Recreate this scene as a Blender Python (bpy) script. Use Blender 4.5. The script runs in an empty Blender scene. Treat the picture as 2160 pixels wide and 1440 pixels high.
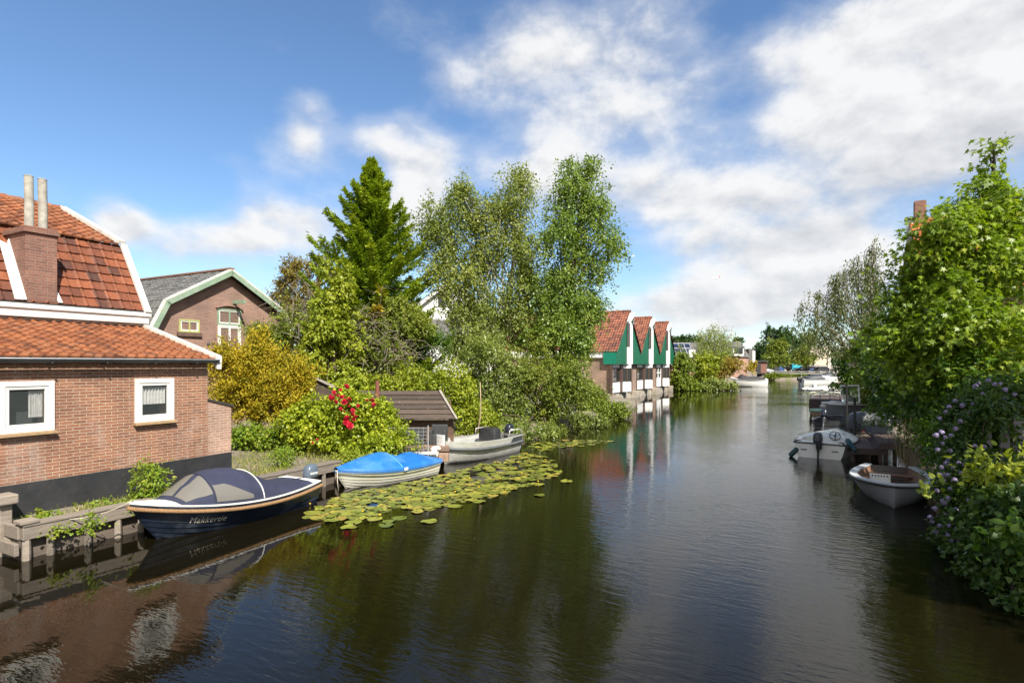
import bpy, math, random
import numpy as np
from mathutils import Vector, Matrix, Quaternion
random.seed(7); RNG = np.random.default_rng(7)
S = bpy.context.scene; COL = S.collection
R = math.radians; PI = math.pi
F, CX, HY, H = 1200.0, 1080.0, 768.0, 3.2        # focal length and horizon in photo pixels, eye height over the water
T = Vector((0.4706, 0.8824, 0)); N = Vector((0.8824, -0.4706, 0)); PHI = math.atan2(T.y, T.x)
def at(px, py, y): return Vector(((px-CX)/F*y, y, H-(py-HY)/F*y))
def onz(px, py, z=0.0): return at(px, py, F*(H-z)/(py-HY))
def B(u, w, z=0.0): return T*u - N*w + Vector((0, 0, z))     # along the canal, away from it to the left, up
def uw(p): return p.dot(T), -p.dot(N)
INV = {}
# ---------------------------------------------------------------- objects
def empty(name, loc, rz=0.0):
    o = bpy.data.objects.new(name, None); COL.objects.link(o)
    o.location = loc; o.rotation_euler = (0, 0, rz); o.empty_display_size = .2
    INV[o.name] = (Matrix.Translation(Vector(loc)) @ Matrix.Rotation(rz, 4, 'Z')).inverted()
    return o
def tag(o, label, cat, group=None, kind=None):
    if label: o['label'] = label
    if cat: o['category'] = cat
    if group: o['group'] = group
    if kind: o['kind'] = kind
    return o
def thing(name, label, cat, loc, rz=0.0, group=None): return tag(empty(name, loc, rz), label, cat, group)
def mesh_obj(name, V, Fc, mat, parent=None, smooth=False, rnd=None, world=True, label=None):
    me = bpy.data.meshes.new(name)
    if isinstance(V, np.ndarray):
        V = V.astype(np.float32)
        if parent is not None and world:
            M = np.array(INV[parent.name], dtype=np.float32); V = V @ M[:3, :3].T + M[:3, 3]
    elif parent is not None and world:
        M = INV[parent.name]; V = [M @ Vector(v) for v in V]
    if isinstance(Fc, tuple):            # (loop vertex indices, loop starts)
        li, ls = Fc
        me.vertices.add(len(V)); me.vertices.foreach_set('co', np.ascontiguousarray(V, dtype=np.float32).ravel())
        me.loops.add(len(li)); me.loops.foreach_set('vertex_index', li.astype(np.int32))
        me.polygons.add(len(ls)); me.polygons.foreach_set('loop_start', ls.astype(np.int32))
        me.update(calc_edges=True)
    else:
        me.from_pydata([tuple(v) for v in V], [], Fc); me.update()
    if smooth: me.polygons.foreach_set('use_smooth', np.ones(len(me.polygons), dtype=bool))
    if rnd is not None:
        a = me.attributes.new('rnd', 'FLOAT', 'FACE'); a.data.foreach_set('value', np.asarray(rnd, dtype=np.float32))
    if mat: me.materials.append(mat)
    o = bpy.data.objects.new(name, me); COL.objects.link(o)
    if parent is not None:
        o.parent = parent; INV[o.name] = INV[parent.name]
    if label: o['label'] = label
    return o
class MB:
    def __init__(s): s.v = []; s.f = []; s.r = []
    def add(s, V, Fs, r=0.5):
        k = len(s.v); s.v += [Vector(x) for x in V]
        s.f += [tuple(i+k for i in q) for q in Fs]; s.r += [r]*len(Fs); return s
    def quad(s, a, b, c, d, r=.5): return s.add([a, b, c, d], [(0, 1, 2, 3)], r)
    def box(s, c, size, ax=None, r=.5):
        """box centred at c, ax = (x axis, y axis, z axis)"""
        X, Y, Z = ax or (Vector((1, 0, 0)), Vector((0, 1, 0)), Vector((0, 0, 1)))
        c = Vector(c); a, b, d = size[0]/2, size[1]/2, size[2]/2
        V = [c+X*(i*a)+Y*(j*b)+Z*(k*d) for k in (-1, 1) for j in (-1, 1) for i in (-1, 1)]
        return s.add(V, [(0, 2, 3, 1), (4, 5, 7, 6), (0, 1, 5, 4), (2, 6, 7, 3), (0, 4, 6, 2), (1, 3, 7, 5)], r)
    def bbox(s, u0, u1, w0, w1, z0, z1, r=.5):
        """box aligned with the canal"""
        return s.box(B((u0+u1)/2, (w0+w1)/2, (z0+z1)/2), (abs(u1-u0), abs(w1-w0), abs(z1-z0)), (T, -N, Vector((0, 0, 1))), r)
    def prism(s, poly, off, r=.5):
        """polygon (points) pushed along vector off"""
        n = len(poly); off = Vector(off); V = [Vector(p) for p in poly] + [Vector(p)+off for p in poly]
        return s.add(V, [tuple(range(n-1, -1, -1)), tuple(range(n, 2*n))] + [(i, (i+1) % n, n+(i+1) % n, n+i) for i in range(n)], r)
    def bar(s, a, b, w, h, up=(0, 0, 1), r=.5):
        a, b = Vector(a), Vector(b); X = (b-a); L = X.length; X = X/L
        up = Vector(up); Y = up.cross(X)
        if Y.length < 1e-4: Y = Vector((0, 1, 0)).cross(X)
        Y.normalize(); Z = X.cross(Y)
        return s.box((a+b)/2, (L, w, h), (X, Y, Z), r)
    def tube(s, P, rad, n=8, cap=True, closed=False, r=.5):
        P = [Vector(p) for p in P]
        if not hasattr(rad, '__len__'): rad = [rad]*len(P)
        m = len(P); rings = []; prev = None
        for i, p in enumerate(P):
            if closed: d = P[(i+1) % m]-P[i-1]
            else: d = P[min(i+1, m-1)]-P[max(i-1, 0)]
            if d.length < 1e-9: d = Vector((0, 0, 1))
            d.normalize()
            if prev is None:
                a = Vector((0, 0, 1)) if abs(d.z) < .9 else Vector((1, 0, 0)); X = d.cross(a).normalized()
            else:
                X = prev-d*prev.dot(d); X.normalize()
            prev = X; Y = d.cross(X)
            rings.append([p+(X*math.cos(2*PI*j/n)+Y*math.sin(2*PI*j/n))*rad[i] for j in range(n)])
        V = [q for g in rings for q in g]; Fs = []
        for i in range(m if closed else m-1):
            k = (i+1) % m
            for j in range(n): Fs.append((i*n+j, i*n+(j+1) % n, k*n+(j+1) % n, k*n+j))
        if cap and not closed: Fs += [tuple(range(n-1, -1, -1)), tuple((m-1)*n+j for j in range(n))]
        return s.add(V, Fs, r)
    def loft(s, rings, close=True, cap=True, r=.5):
        n = len(rings[0]); m = len(rings); V = [q for g in rings for q in g]; Fs = []
        for i in range(m-1):
            for j in range(n if close else n-1):
                Fs.append((i*n+j, i*n+(j+1) % n, (i+1)*n+(j+1) % n, (i+1)*n+j))
        if cap and close: Fs += [tuple(range(n-1, -1, -1)), tuple((m-1)*n+j for j in range(n))]
        return s.add(V, Fs, r)
    def grid(s, rows, r=.5): return s.loft(rows, close=False, cap=False, r=r)
    def build(s, name, mat, parent=None, smooth=False, world=True, bevel=0, solid=0, label=None, autosm=None):
        o = mesh_obj(name, s.v, s.f, mat, parent, smooth, s.r, world, label)
        if autosm: o.data.set_sharp_from_angle(angle=R(autosm))
        if solid:
            m = o.modifiers.new('solid', 'SOLIDIFY'); m.thickness = solid; m.offset = -1
        if bevel:
            m = o.modifiers.new('bevel', 'BEVEL'); m.width = bevel; m.segments = 2; m.limit_method = 'ANGLE'; m.harden_normals = False
        return o
def sect(c, X, Y, rx, ry, e=2.6, n=20):
    """super-ellipse ring"""
    out = []
    for i in range(n):
        a = 2*PI*i/n; ca, sa = math.cos(a), math.sin(a)
        out.append(Vector(c)+X*(rx*math.copysign(abs(ca)**(2/e), ca))+Y*(ry*math.copysign(abs(sa)**(2/e), sa)))
    return out
# ---------------------------------------------------------------- materials
def nd(nt, t, **k):
    n = nt.nodes.new(t)
    for a, v in k.items():
        if a == 'ins':
            for i, x in v.items(): n.inputs[i].default_value = x
        else: setattr(n, a, v)
    return n
def lk(nt, a, b): nt.links.new(a, b)
def math_(nt, op, a, b=None, clamp=False):
    n = nt.nodes.new('ShaderNodeMath'); n.operation = op; n.use_clamp = clamp
    for i, x in enumerate((a, b)):
        if x is None: continue
        if isinstance(x, (int, float)): n.inputs[i].default_value = x
        else: nt.links.new(x, n.inputs[i])
    return n.outputs[0]
def ramp(nt, fac, stops, interp='LINEAR'):
    n = nt.nodes.new('ShaderNodeValToRGB'); n.color_ramp.interpolation = interp; e = n.color_ramp.elements
    while len(e) > 1: e.remove(e[-1])
    e[0].position = stops[0][0]; e[0].color = (*stops[0][1], 1)
    for p, c in stops[1:]:
        x = e.new(p); x.color = (*c, 1)
    nt.links.new(fac, n.inputs[0]); return n.outputs[0]
def mixc(nt, fac, a, b, mode='MIX'):
    n = nt.nodes.new('ShaderNodeMix'); n.data_type = 'RGBA'; n.blend_type = mode
    for i, x in ((0, fac), (6, a), (7, b)):
        if isinstance(x, (int, float)): n.inputs[i].default_value = x
        elif isinstance(x, tuple): n.inputs[i].default_value = (*x, 1)
        else: nt.links.new(x, n.inputs[i])
    return n.outputs[2]
def noise(nt, vec, scale, detail=4, rough=.55, dist=0.0, out=0):
    n = nd(nt, 'ShaderNodeTexNoise', ins={'Scale': scale, 'Detail': detail, 'Roughness': rough, 'Distortion': dist})
    if vec is not None: nt.links.new(vec, n.inputs['Vector'])
    return n.outputs[out]
def new_mat(name):
    m = bpy.data.materials.new(name); m.use_nodes = True; nt = m.node_tree
    return m, nt, nt.nodes['Principled BSDF'], nt.nodes['Material Output']
def bump(nt, b, h, strength, dist):
    n = nd(nt, 'ShaderNodeBump', ins={'Strength': strength, 'Distance': dist}); nt.links.new(h, n.inputs['Height']); nt.links.new(n.outputs[0], b.inputs['Normal']); return n
_M = {}
def M(name, col, rough=.6, var=.25, scale=6., metal=0., bmp=.0, bscale=40., rndvar=0., col2=None, spec=.5, stretch=None, dirt=None):
    """plain material with a mottled tone: var = how far the tone wanders, rndvar = per-face tone, dirt = (colour, amount)"""
    if name in _M: return _M[name]
    m, nt, b, _ = new_mat(name); tc = nd(nt, 'ShaderNodeTexCoord'); v = tc.outputs['Object']
    if stretch:
        mp = nd(nt, 'ShaderNodeMapping'); mp.inputs['Scale'].default_value = stretch; lk(nt, v, mp.inputs[0]); v = mp.outputs[0]
    f = noise(nt, v, scale, 5, .6)
    lo = tuple(max(0, c*(1-var)) for c in col); hi = tuple(min(1, c*(1+var)) for c in (col2 or col))
    c = ramp(nt, f, [(.3, lo), (.7, hi)])
    if rndvar:
        at_ = nd(nt, 'ShaderNodeAttribute', attribute_name='rnd')
        k = math_(nt, 'MULTIPLY_ADD', at_.outputs['Fac'], 2*rndvar); k.node.inputs[2].default_value = 1-rndvar
        hs = nd(nt, 'ShaderNodeHueSaturation'); lk(nt, k, hs.inputs['Value']); lk(nt, c, hs.inputs['Color']); c = hs.outputs[0]
    if dirt:
        f2 = noise(nt, v, scale*.45, 6, .65); k = math_(nt, 'MULTIPLY', ramp(nt, f2, [(.48, (0, 0, 0)), (.7, (1, 1, 1))]), dirt[1])
        c = mixc(nt, k, c, dirt[0])
    lk(nt, c, b.inputs['Base Color']); b.inputs['Roughness'].default_value = rough; b.inputs['Metallic'].default_value = metal
    b.inputs['Specular IOR Level'].default_value = spec
    if bmp: bump(nt, b, noise(nt, v, bscale, 4, .6), bmp, .01)
    _M[name] = m; return m
def glass_mat(name, tint=(.02, .025, .025), rough=.03):
    if name in _M: return _M[name]
    m, nt, b, _ = new_mat(name); b.inputs['Base Color'].default_value = (*tint, 1); b.inputs['Roughness'].default_value = rough
    b.inputs['Specular IOR Level'].default_value = .8; _M[name] = m; return m
def clear_mat(name, tint=(.9, .93, .92), alpha=.25, rough=.05):
    if name in _M: return _M[name]
    m, nt, b, out = new_mat(name); b.inputs['Base Color'].default_value = (*tint, 1); b.inputs['Roughness'].default_value = rough
    tr = nd(nt, 'ShaderNodeBsdfTransparent'); mx = nd(nt, 'ShaderNodeMixShader'); mx.inputs[0].default_value = alpha
    lk(nt, tr.outputs[0], mx.inputs[1]); lk(nt, b.outputs[0], mx.inputs[2]); lk(nt, mx.outputs[0], out.inputs[0]); _M[name] = m; return m
def brick_mat(name, c1, c2, mortar, bw=.22, bh=.0605, mo=.012, stain=None, rough=.85, bias=0.0):
    if name in _M: return _M[name]
    m, nt, b, _ = new_mat(name); tc = nd(nt, 'ShaderNodeTexCoord'); sp = nd(nt, 'ShaderNodeSeparateXYZ'); lk(nt, tc.outputs['Object'], sp.inputs[0])
    cb = nd(nt, 'ShaderNodeCombineXYZ'); lk(nt, math_(nt, 'ADD', sp.outputs[0], sp.outputs[1]), cb.inputs[0]); lk(nt, sp.outputs[2], cb.inputs[1])
    wob = noise(nt, tc.outputs['Object'], 9, 2, .5, out=1); va = nd(nt, 'ShaderNodeVectorMath', operation='MULTIPLY_ADD'); lk(nt, wob, va.inputs[0]); va.inputs[1].default_value = (.012, .008, 0); lk(nt, cb.outputs[0], va.inputs[2])
    br = nd(nt, 'ShaderNodeTexBrick', ins={'Scale': 1.0, 'Mortar Size': mo/2, 'Mortar Smooth': .25, 'Bias': bias, 'Brick Width': bw, 'Row Height': bh})
    br.inputs['Color1'].default_value = (*c1, 1); br.inputs['Color2'].default_value = (*c2, 1); br.inputs['Mortar'].default_value = (*mortar, 1)
    lk(nt, va.outputs[0], br.inputs['Vector'])
    c = br.outputs['Color']; f = noise(nt, tc.outputs['Object'], 1.1, 6, .6)
    c = mixc(nt, 1.0, c, ramp(nt, f, [(.3, (.72, .72, .74)), (.72, (1.22, 1.18, 1.15))]), 'MULTIPLY')
    f3 = noise(nt, tc.outputs['Object'], 30, 3, .6); c = mixc(nt, 1.0, c, ramp(nt, f3, [(.3, (.8, .8, .8)), (.7, (1.15, 1.15, 1.15))]), 'MULTIPLY')
    if stain:
        mp = nd(nt, 'ShaderNodeMapping'); mp.inputs['Scale'].default_value = (1, 1, .35); lk(nt, tc.outputs['Object'], mp.inputs[0])
        f2 = noise(nt, mp.outputs[0], 1.7, 7, .7); c = mixc(nt, math_(nt, 'MULTIPLY', ramp(nt, f2, [(.53, (0, 0, 0)), (.75, (1, 1, 1))]), stain[1]), c, stain[0])
    lk(nt, c, b.inputs['Base Color']); b.inputs['Roughness'].default_value = rough
    hh = math_(nt, 'SUBTRACT', math_(nt, 'MULTIPLY', f3, .4), br.outputs['Fac']); bump(nt, b, hh, .55, .012)
    _M[name] = m; return m
def tile_mat(name, stops, moss=(.12, .11, .05), mossamt=.35, rough=.7):
    if name in _M: return _M[name]
    m, nt, b, _ = new_mat(name); tc = nd(nt, 'ShaderNodeTexCoord'); a = nd(nt, 'ShaderNodeAttribute', attribute_name='rnd')
    f = noise(nt, tc.outputs['Object'], .9, 4, .6)
    k = math_(nt, 'ADD', math_(nt, 'MULTIPLY', a.outputs['Fac'], .62), math_(nt, 'MULTIPLY', f, .42))
    c = ramp(nt, k, stops)
    f2 = noise(nt, tc.outputs['Object'], 14, 6, .7)
    c = mixc(nt, 1.0, c, ramp(nt, f2, [(.3, (.6, .6, .6)), (.65, (1.15, 1.15, 1.15))]), 'MULTIPLY')
    f3 = noise(nt, tc.outputs['Object'], 7, 7, .75); c = mixc(nt, math_(nt, 'MULTIPLY', ramp(nt, f3, [(.52, (0, 0, 0)), (.68, (1, 1, 1))]), mossamt), c, moss)
    lk(nt, c, b.inputs['Base Color']); b.inputs['Roughness'].default_value = rough
    bump(nt, b, f2, .4, .01); _M[name] = m; return m
def wood_mat(name, col, var=.35, rough=.8, spots=None):
    if name in _M: return _M[name]
    m, nt, b, _ = new_mat(name); tc = nd(nt, 'ShaderNodeTexCoord'); mp = nd(nt, 'ShaderNodeMapping'); mp.inputs['Scale'].default_value = (1.2, 9, 9); lk(nt, tc.outputs['Object'], mp.inputs[0])
    f = noise(nt, mp.outputs[0], 3, 7, .7, .6); a = nd(nt, 'ShaderNodeAttribute', attribute_name='rnd')
    c = ramp(nt, f, [(.28, tuple(x*(1-var) for x in col)), (.5, col), (.75, tuple(x*(1+var) for x in col))])
    k = math_(nt, 'MULTIPLY_ADD', a.outputs['Fac'], .6); k.node.inputs[2].default_value = .7
    hs = nd(nt, 'ShaderNodeHueSaturation'); lk(nt, k, hs.inputs['Value']); lk(nt, c, hs.inputs['Color']); c = hs.outputs[0]
    if spots:
        f2 = noise(nt, tc.outputs['Object'], 7, 3, .6); c = mixc(nt, math_(nt, 'MULTIPLY', ramp(nt, f2, [(.66, (0, 0, 0)), (.72, (1, 1, 1))]), spots[1]), c, spots[0])
    lk(nt, c, b.inputs['Base Color']); b.inputs['Roughness'].default_value = rough; bump(nt, b, f, .45, .01); _M[name] = m; return m
def leaf_mat(name, stops, transl=.35, rough=.5, tcol=None, spec=.35):
    if name in _M: return _M[name]
    m, nt, b, out = new_mat(name); a = nd(nt, 'ShaderNodeAttribute', attribute_name='rnd')
    c = ramp(nt, a.outputs['Fac'], stops); lk(nt, c, b.inputs['Base Color']); b.inputs['Roughness'].default_value = rough; b.inputs['Specular IOR Level'].default_value = spec
    t = nd(nt, 'ShaderNodeBsdfTranslucent'); lk(nt, mixc(nt, 1.0, c, tcol or (1.5, 1.5, .6), 'MULTIPLY'), t.inputs[0])
    mx = nd(nt, 'ShaderNodeMixShader'); mx.inputs[0].default_value = transl
    lk(nt, b.outputs[0], mx.inputs[1]); lk(nt, t.outputs[0], mx.inputs[2]); lk(nt, mx.outputs[0], out.inputs[0]); _M[name] = m; return m
# ---------------------------------------------------------------- camera, sun, sky
cam = bpy.data.cameras.new('camera'); cam.lens = 36*F/2160; cam.sensor_width = 36; cam.shift_y = (HY-720)/2160; cam.clip_end = 8000; cam.clip_start = .1
co = bpy.data.objects.new('camera', cam); COL.objects.link(co); co.location = (0, 0, H); co.rotation_euler = (PI/2, 0, 0); S.camera = co
SUN_AZ, SUN_EL = R(152), R(46)                    # clockwise from +Y, above the horizon
sd = Vector((math.sin(SUN_AZ)*math.cos(SUN_EL), math.cos(SUN_AZ)*math.cos(SUN_EL), math.sin(SUN_EL)))
sl = bpy.data.lights.new('sun', 'SUN'); sl.energy = 4.2; sl.angle = R(.55); sl.color = (1, .94, .84)
so = bpy.data.objects.new('sun', sl); COL.objects.link(so); so.rotation_euler = (-sd).to_track_quat('-Z', 'Y').to_euler(); so.location = (20, -30, 40)
W = bpy.data.worlds.new('World'); S.world = W; W.use_nodes = True; nt = W.node_tree; bg = nt.nodes['Background']
sky = nd(nt, 'ShaderNodeTexSky', sky_type='NISHITA', sun_disc=False, sun_elevation=SUN_EL, sun_rotation=SUN_AZ, air_density=1.0, dust_density=.3, ozone_density=4.0, altitude=0)
tc = nd(nt, 'ShaderNodeTexCoord'); D = tc.outputs['Generated']; sp = nd(nt, 'ShaderNodeSeparateXYZ'); lk(nt, D, sp.inputs[0])
az = math_(nt, 'ARCTAN2', sp.outputs[0], sp.outputs[1]); el = math_(nt, 'ARCSINE', sp.outputs[2])
ae = nd(nt, 'ShaderNodeCombineXYZ'); lk(nt, az, ae.inputs[0]); lk(nt, el, ae.inputs[1])
def cloud_field(shift):
    """cloud density over (azimuth, elevation); shift looks a little toward the sun for the shading"""
    m1 = nd(nt, 'ShaderNodeMapping'); m1.inputs['Location'].default_value = (shift[0]+3.1, shift[1]+1.7, 0); m1.inputs['Scale'].default_value = (1.0, 1.55, 1); lk(nt, ae.outputs[0], m1.inputs[0])
    a = noise(nt, m1.outputs[0], 6.5, 9, .57, .10)
    b = noise(nt, m1.outputs[0], 2.1, 3, .5, .2)
    return math_(nt, 'ADD', math_(nt, 'MULTIPLY', a, .66), math_(nt, 'MULTIPLY', b, .34))
def blobs(L):
    """sum of soft elliptical patches over (azimuth, elevation), given in photo pixels"""
    tot = None
    for (px, py, rx, ry, w) in L:
        d = Vector(((px-CX)/F, 1, (HY-py)/F)); hz = math.hypot(d.x, 1); A = math.atan2(d.x, 1); E = math.atan2(d.z, hz)
        ra = rx/F/(hz*hz); re = ry/F/hz
        mp = nd(nt, 'ShaderNodeMapping'); mp.inputs['Scale'].default_value = (1/ra, 1/re, 1); mp.inputs['Location'].default_value = (-A/ra, -E/re, 0); lk(nt, ae.outputs[0], mp.inputs[0])
        g = nd(nt, 'ShaderNodeTexGradient', gradient_type='SPHERICAL'); lk(nt, mp.outputs[0], g.inputs[0])
        sm = nd(nt, 'ShaderNodeMapRange', interpolation_type='SMOOTHSTEP'); lk(nt, g.outputs['Fac'], sm.inputs[0]); sm.inputs[1].default_value = 0; sm.inputs[2].default_value = .8
        x = math_(nt, 'MULTIPLY', sm.outputs[0], w); tot = x if tot is None else math_(nt, 'ADD', tot, x)
    return tot
tot = blobs([(1990, 110, 500, 300, .36), (1690, 170, 190, 230, .24), (1950, 330, 500, 170, .24), (2150, 60, 300, 200, .1),
  (1180, 190, 300, 120, .17), (975, 170, 140, 90, .18), (1130, 90, 220, 90, .10), (1320, 330, 380, 150, .16), (1240, 390, 260, 130, .12), (1420, 200, 220, 130, .10), (1560, 400, 300, 120, .10), (1250, 50, 330, 110, .08), (1440, 130, 260, 130, .07),
  (650, 250, 95, 85, .23), (620, 325, 100, 75, .20), (850, 300, 180, 85, .24), (980, 350, 120, 70, .10), (700, 350, 60, 40, .06),
  (380, 505, 240, 75, .29), (250, 460, 100, 75, .26), (600, 480, 210, 95, .32), (880, 420, 130, 115, .34),
  (1590, 590, 400, 140, .27), (1480, 660, 460, 80, .22), (1780, 540, 280, 130, .24), (1500, 460, 320, 120, .19), (560, 620, 160, 60, .12),
  (240, 180, 460, 330, -.22), (600, 90, 330, 190, -.16), (1350, 570, 90, 60, -.1), (1560, 40, 110, 60, -.10)])
shd = blobs([(1960, 360, 560, 130, .42), (1750, 440, 300, 110, .2), (2120, 60, 260, 160, .12), (1300, 420, 330, 70, .2), (1560, 640, 360, 50, .25), (1600, 520, 300, 60, .22), (430, 545, 330, 50, .3), (640, 540, 160, 40, .2)])
den = cloud_field((0, 0)); den2 = cloud_field((.010, .032))
back_fill = nd(nt, 'ShaderNodeMapRange', interpolation_type='SMOOTHSTEP'); lk(nt, sp.outputs[1], back_fill.inputs[0]); back_fill.inputs[1].default_value = .1; back_fill.inputs[2].default_value = -.5; back_fill.inputs[4].default_value = .34  # unseen extra cloud cover behind the camera, added as fill to soften shadows
cov = math_(nt, 'ADD', math_(nt, 'ADD', den, tot), back_fill.outputs[0])
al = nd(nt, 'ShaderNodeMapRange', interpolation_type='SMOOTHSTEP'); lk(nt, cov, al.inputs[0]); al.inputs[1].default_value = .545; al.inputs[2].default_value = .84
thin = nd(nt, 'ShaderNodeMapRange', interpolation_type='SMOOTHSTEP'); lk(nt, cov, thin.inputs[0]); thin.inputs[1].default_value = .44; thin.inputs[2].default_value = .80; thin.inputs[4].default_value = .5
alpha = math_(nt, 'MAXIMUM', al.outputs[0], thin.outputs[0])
lit = math_(nt, 'MULTIPLY_ADD', math_(nt, 'SUBTRACT', den, den2), 4.2); lit.node.inputs[2].default_value = .72
lit = math_(nt, 'SUBTRACT', lit, shd, True)
ccol = ramp(nt, lit, [(.0, (3.45, 3.52, 3.7)), (.4, (4.3, 4.36, 4.5)), (.85, (5.25, 5.25, 5.25))])
skc = sky.outputs[0]
hs = nd(nt, 'ShaderNodeHueSaturation', ins={'Saturation': 1.06, 'Value': 1.0}); lk(nt, skc, hs.inputs['Color'])
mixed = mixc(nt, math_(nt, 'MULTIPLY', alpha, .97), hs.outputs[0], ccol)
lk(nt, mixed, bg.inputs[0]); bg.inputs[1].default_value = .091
S.view_settings.view_transform = 'Standard'; S.view_settings.look = 'None'; S.view_settings.exposure = 1.0; S.view_settings.gamma = 1
cy = S.cycles; cy.max_bounces = 7; cy.diffuse_bounces = 3; cy.glossy_bounces = 4; cy.transmission_bounces = 3; cy.transparent_max_bounces = 8; cy.caustics_reflective = False; cy.caustics_refractive = False
cy.use_denoising = True; cy.denoiser = 'OPENIMAGEDENOISE'; cy.use_adaptive_sampling = True; cy.adaptive_threshold = .01
# ---------------------------------------------------------------- ground and water
EDL = [(-60, 12.25), (4.36, 12.25), (4.44, 11.5), (14.6, 11.5), (16, 11.25), (24, 10.95), (37, 10.9), (43, 12.2), (47, 15.62), (70.5, 15.62), (72, 11.5), (76, 9.9), (92, 9.9), (110, 9.4), (126, 9.0)]
def lw(u): return float(np.interp(u, [a for a, b in EDL], [b for a, b in EDL]))
RW = -2.7
GZ = .46
us = sorted(set([4.36, 4.44, -400, -120, -60, -30] + [round(-8+.5*i, 2) for i in range(0, 108)] + [46+i for i in range(0, 82)] + [126]))
def hz_(u, d): return GZ + .06*math.sin(u*1.3+d*.9)+.05*math.sin(u*.7-d*1.7) + min(.16, max(0, d-1)*.03)
g = MB()
dl = [0, .12, .3, .7, 1.2, 2, 3, 4, 5, 6, 8, 10, 13, 17, 22, 30, 45, 80, 200, 2500]
rows = []
for u in us:
    e = lw(u); row = [B(u, e-.25, -.9), B(u, e-.02, -.05)]
    for d in dl: row.append(B(u, e+d, hz_(u, d) if .1 < d < 60 else (.36 if d < 1 else .6)))
    rows.append(row)
g.grid(rows); rows = []
for u in us:
    e = RW; row = [B(u, e+.25, -.9), B(u, e+.02, -.05)]
    for d in dl: row.append(B(u, e-d, hz_(u, d) if .1 < d < 60 else (.30 if d < 1 else .6)))
    rows.append(row[::-1])
g.grid(rows); rows = []
ws = [-2600, -200, -60, -20, -6, -2.7, 0, 3, 6, 9, 12, 20, 40, 100, 2600]
for u, z in ((125.4, -.9), (125.9, .1), (126.4, .45), (129, .9), (131, 1.15), (160, 1.2), (400, 1.2), (5000, 1.2)): rows.append([B(u, w, z) for w in ws])
g.grid([r_[::-1] for r_ in rows])
def ground_mat():
    m, nt, b, _ = new_mat('soil and thin grass'); tc = nd(nt, 'ShaderNodeTexCoord'); v = tc.outputs['Object']
    f = noise(nt, v, .8, 6, .65); f2 = noise(nt, v, 5, 6, .7); f3 = noise(nt, v, 60, 3, .6)
    soil = ramp(nt, f2, [(.3, (.17, .135, .105)), (.7, (.33, .28, .23))]); gr = ramp(nt, f2, [(.3, (.07, .10, .02)), (.7, (.20, .21, .06))])
    c = mixc(nt, ramp(nt, math_(nt, 'ADD', math_(nt, 'MULTIPLY', f, .6), math_(nt, 'MULTIPLY', f2, .4)), [(.50, (0, 0, 0)), (.62, (1, 1, 1))]), soil, gr)
    c = mixc(nt, 1.0, c, ramp(nt, f3, [(.3, (.65, .65, .65)), (.7, (1.2, 1.2, 1.2))]), 'MULTIPLY')
    lk(nt, c, b.inputs['Base Color']); b.inputs['Roughness'].default_value = .95; bump(nt, b, f3, .6, .03); return m
tag(g.build('ground', ground_mat(), smooth=True), 'bare soil and thin grass on both banks of the canal', None, kind='structure')
def water_mat():
    m, nt, b, _ = new_mat('dark canal water'); tc = nd(nt, 'ShaderNodeTexCoord'); v = tc.outputs['Object']
    b.inputs['Base Color'].default_value = (.0065, .0052, .0022, 1); b.inputs['Roughness'].default_value = .015; b.inputs['IOR'].default_value = 1.37
    # object x runs along the canal: wind ripples cross it, calmer along the left quay
    mp = nd(nt, 'ShaderNodeMapping'); mp.inputs['Scale'].default_value = (2.6, .75, 1); mp.inputs['Rotation'].default_value = (0, 0, R(-38)); lk(nt, v, mp.inputs[0])
    a = noise(nt, mp.outputs[0], 3.2, 3, .5, .4); b2 = noise(nt, mp.outputs[0], 9.5, 2, .5, .3); sw = noise(nt, v, .55, 2, .5)
    hgt = math_(nt, 'ADD', math_(nt, 'MULTIPLY', a, 1.0), math_(nt, 'MULTIPLY', b2, .28))
    hgt = math_(nt, 'ADD', hgt, math_(nt, 'MULTIPLY', sw, 1.0))
    sp = nd(nt, 'ShaderNodeSeparateXYZ'); lk(nt, v, sp.inputs[0])
    calm = nd(nt, 'ShaderNodeMapRange', interpolation_type='SMOOTHSTEP'); lk(nt, sp.outputs[1], calm.inputs[0]); calm.inputs[1].default_value = 10.5; calm.inputs[2].default_value = 4; calm.inputs[3].default_value = .16; calm.inputs[4].default_value = 1.0
    pt = ramp(nt, noise(nt, v, .13, 3, .5, .5), [(.36, (.25, .25, .25)), (.62, (1, 1, 1))])
    n = nd(nt, 'ShaderNodeBump', ins={'Distance': .0095}); lk(nt, hgt, n.inputs['Height']); lk(nt, math_(nt, 'MULTIPLY', calm.outputs[0], pt), n.inputs['Strength']); lk(nt, n.outputs[0], b.inputs['Normal'])
    return m
wr = empty('_tmp', (0, 0, 0), PHI)
w = MB(); w.quad(B(-60, 18), B(-60, -5), B(126.2, -5), B(126.2, 18))
wo = w.build('water', water_mat(), wr); wo.parent = None; wo.rotation_euler = (0, 0, PHI); bpy.data.objects.remove(wr)
tag(wo, 'dark rippled canal water between the two banks', None, kind='structure')
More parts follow.
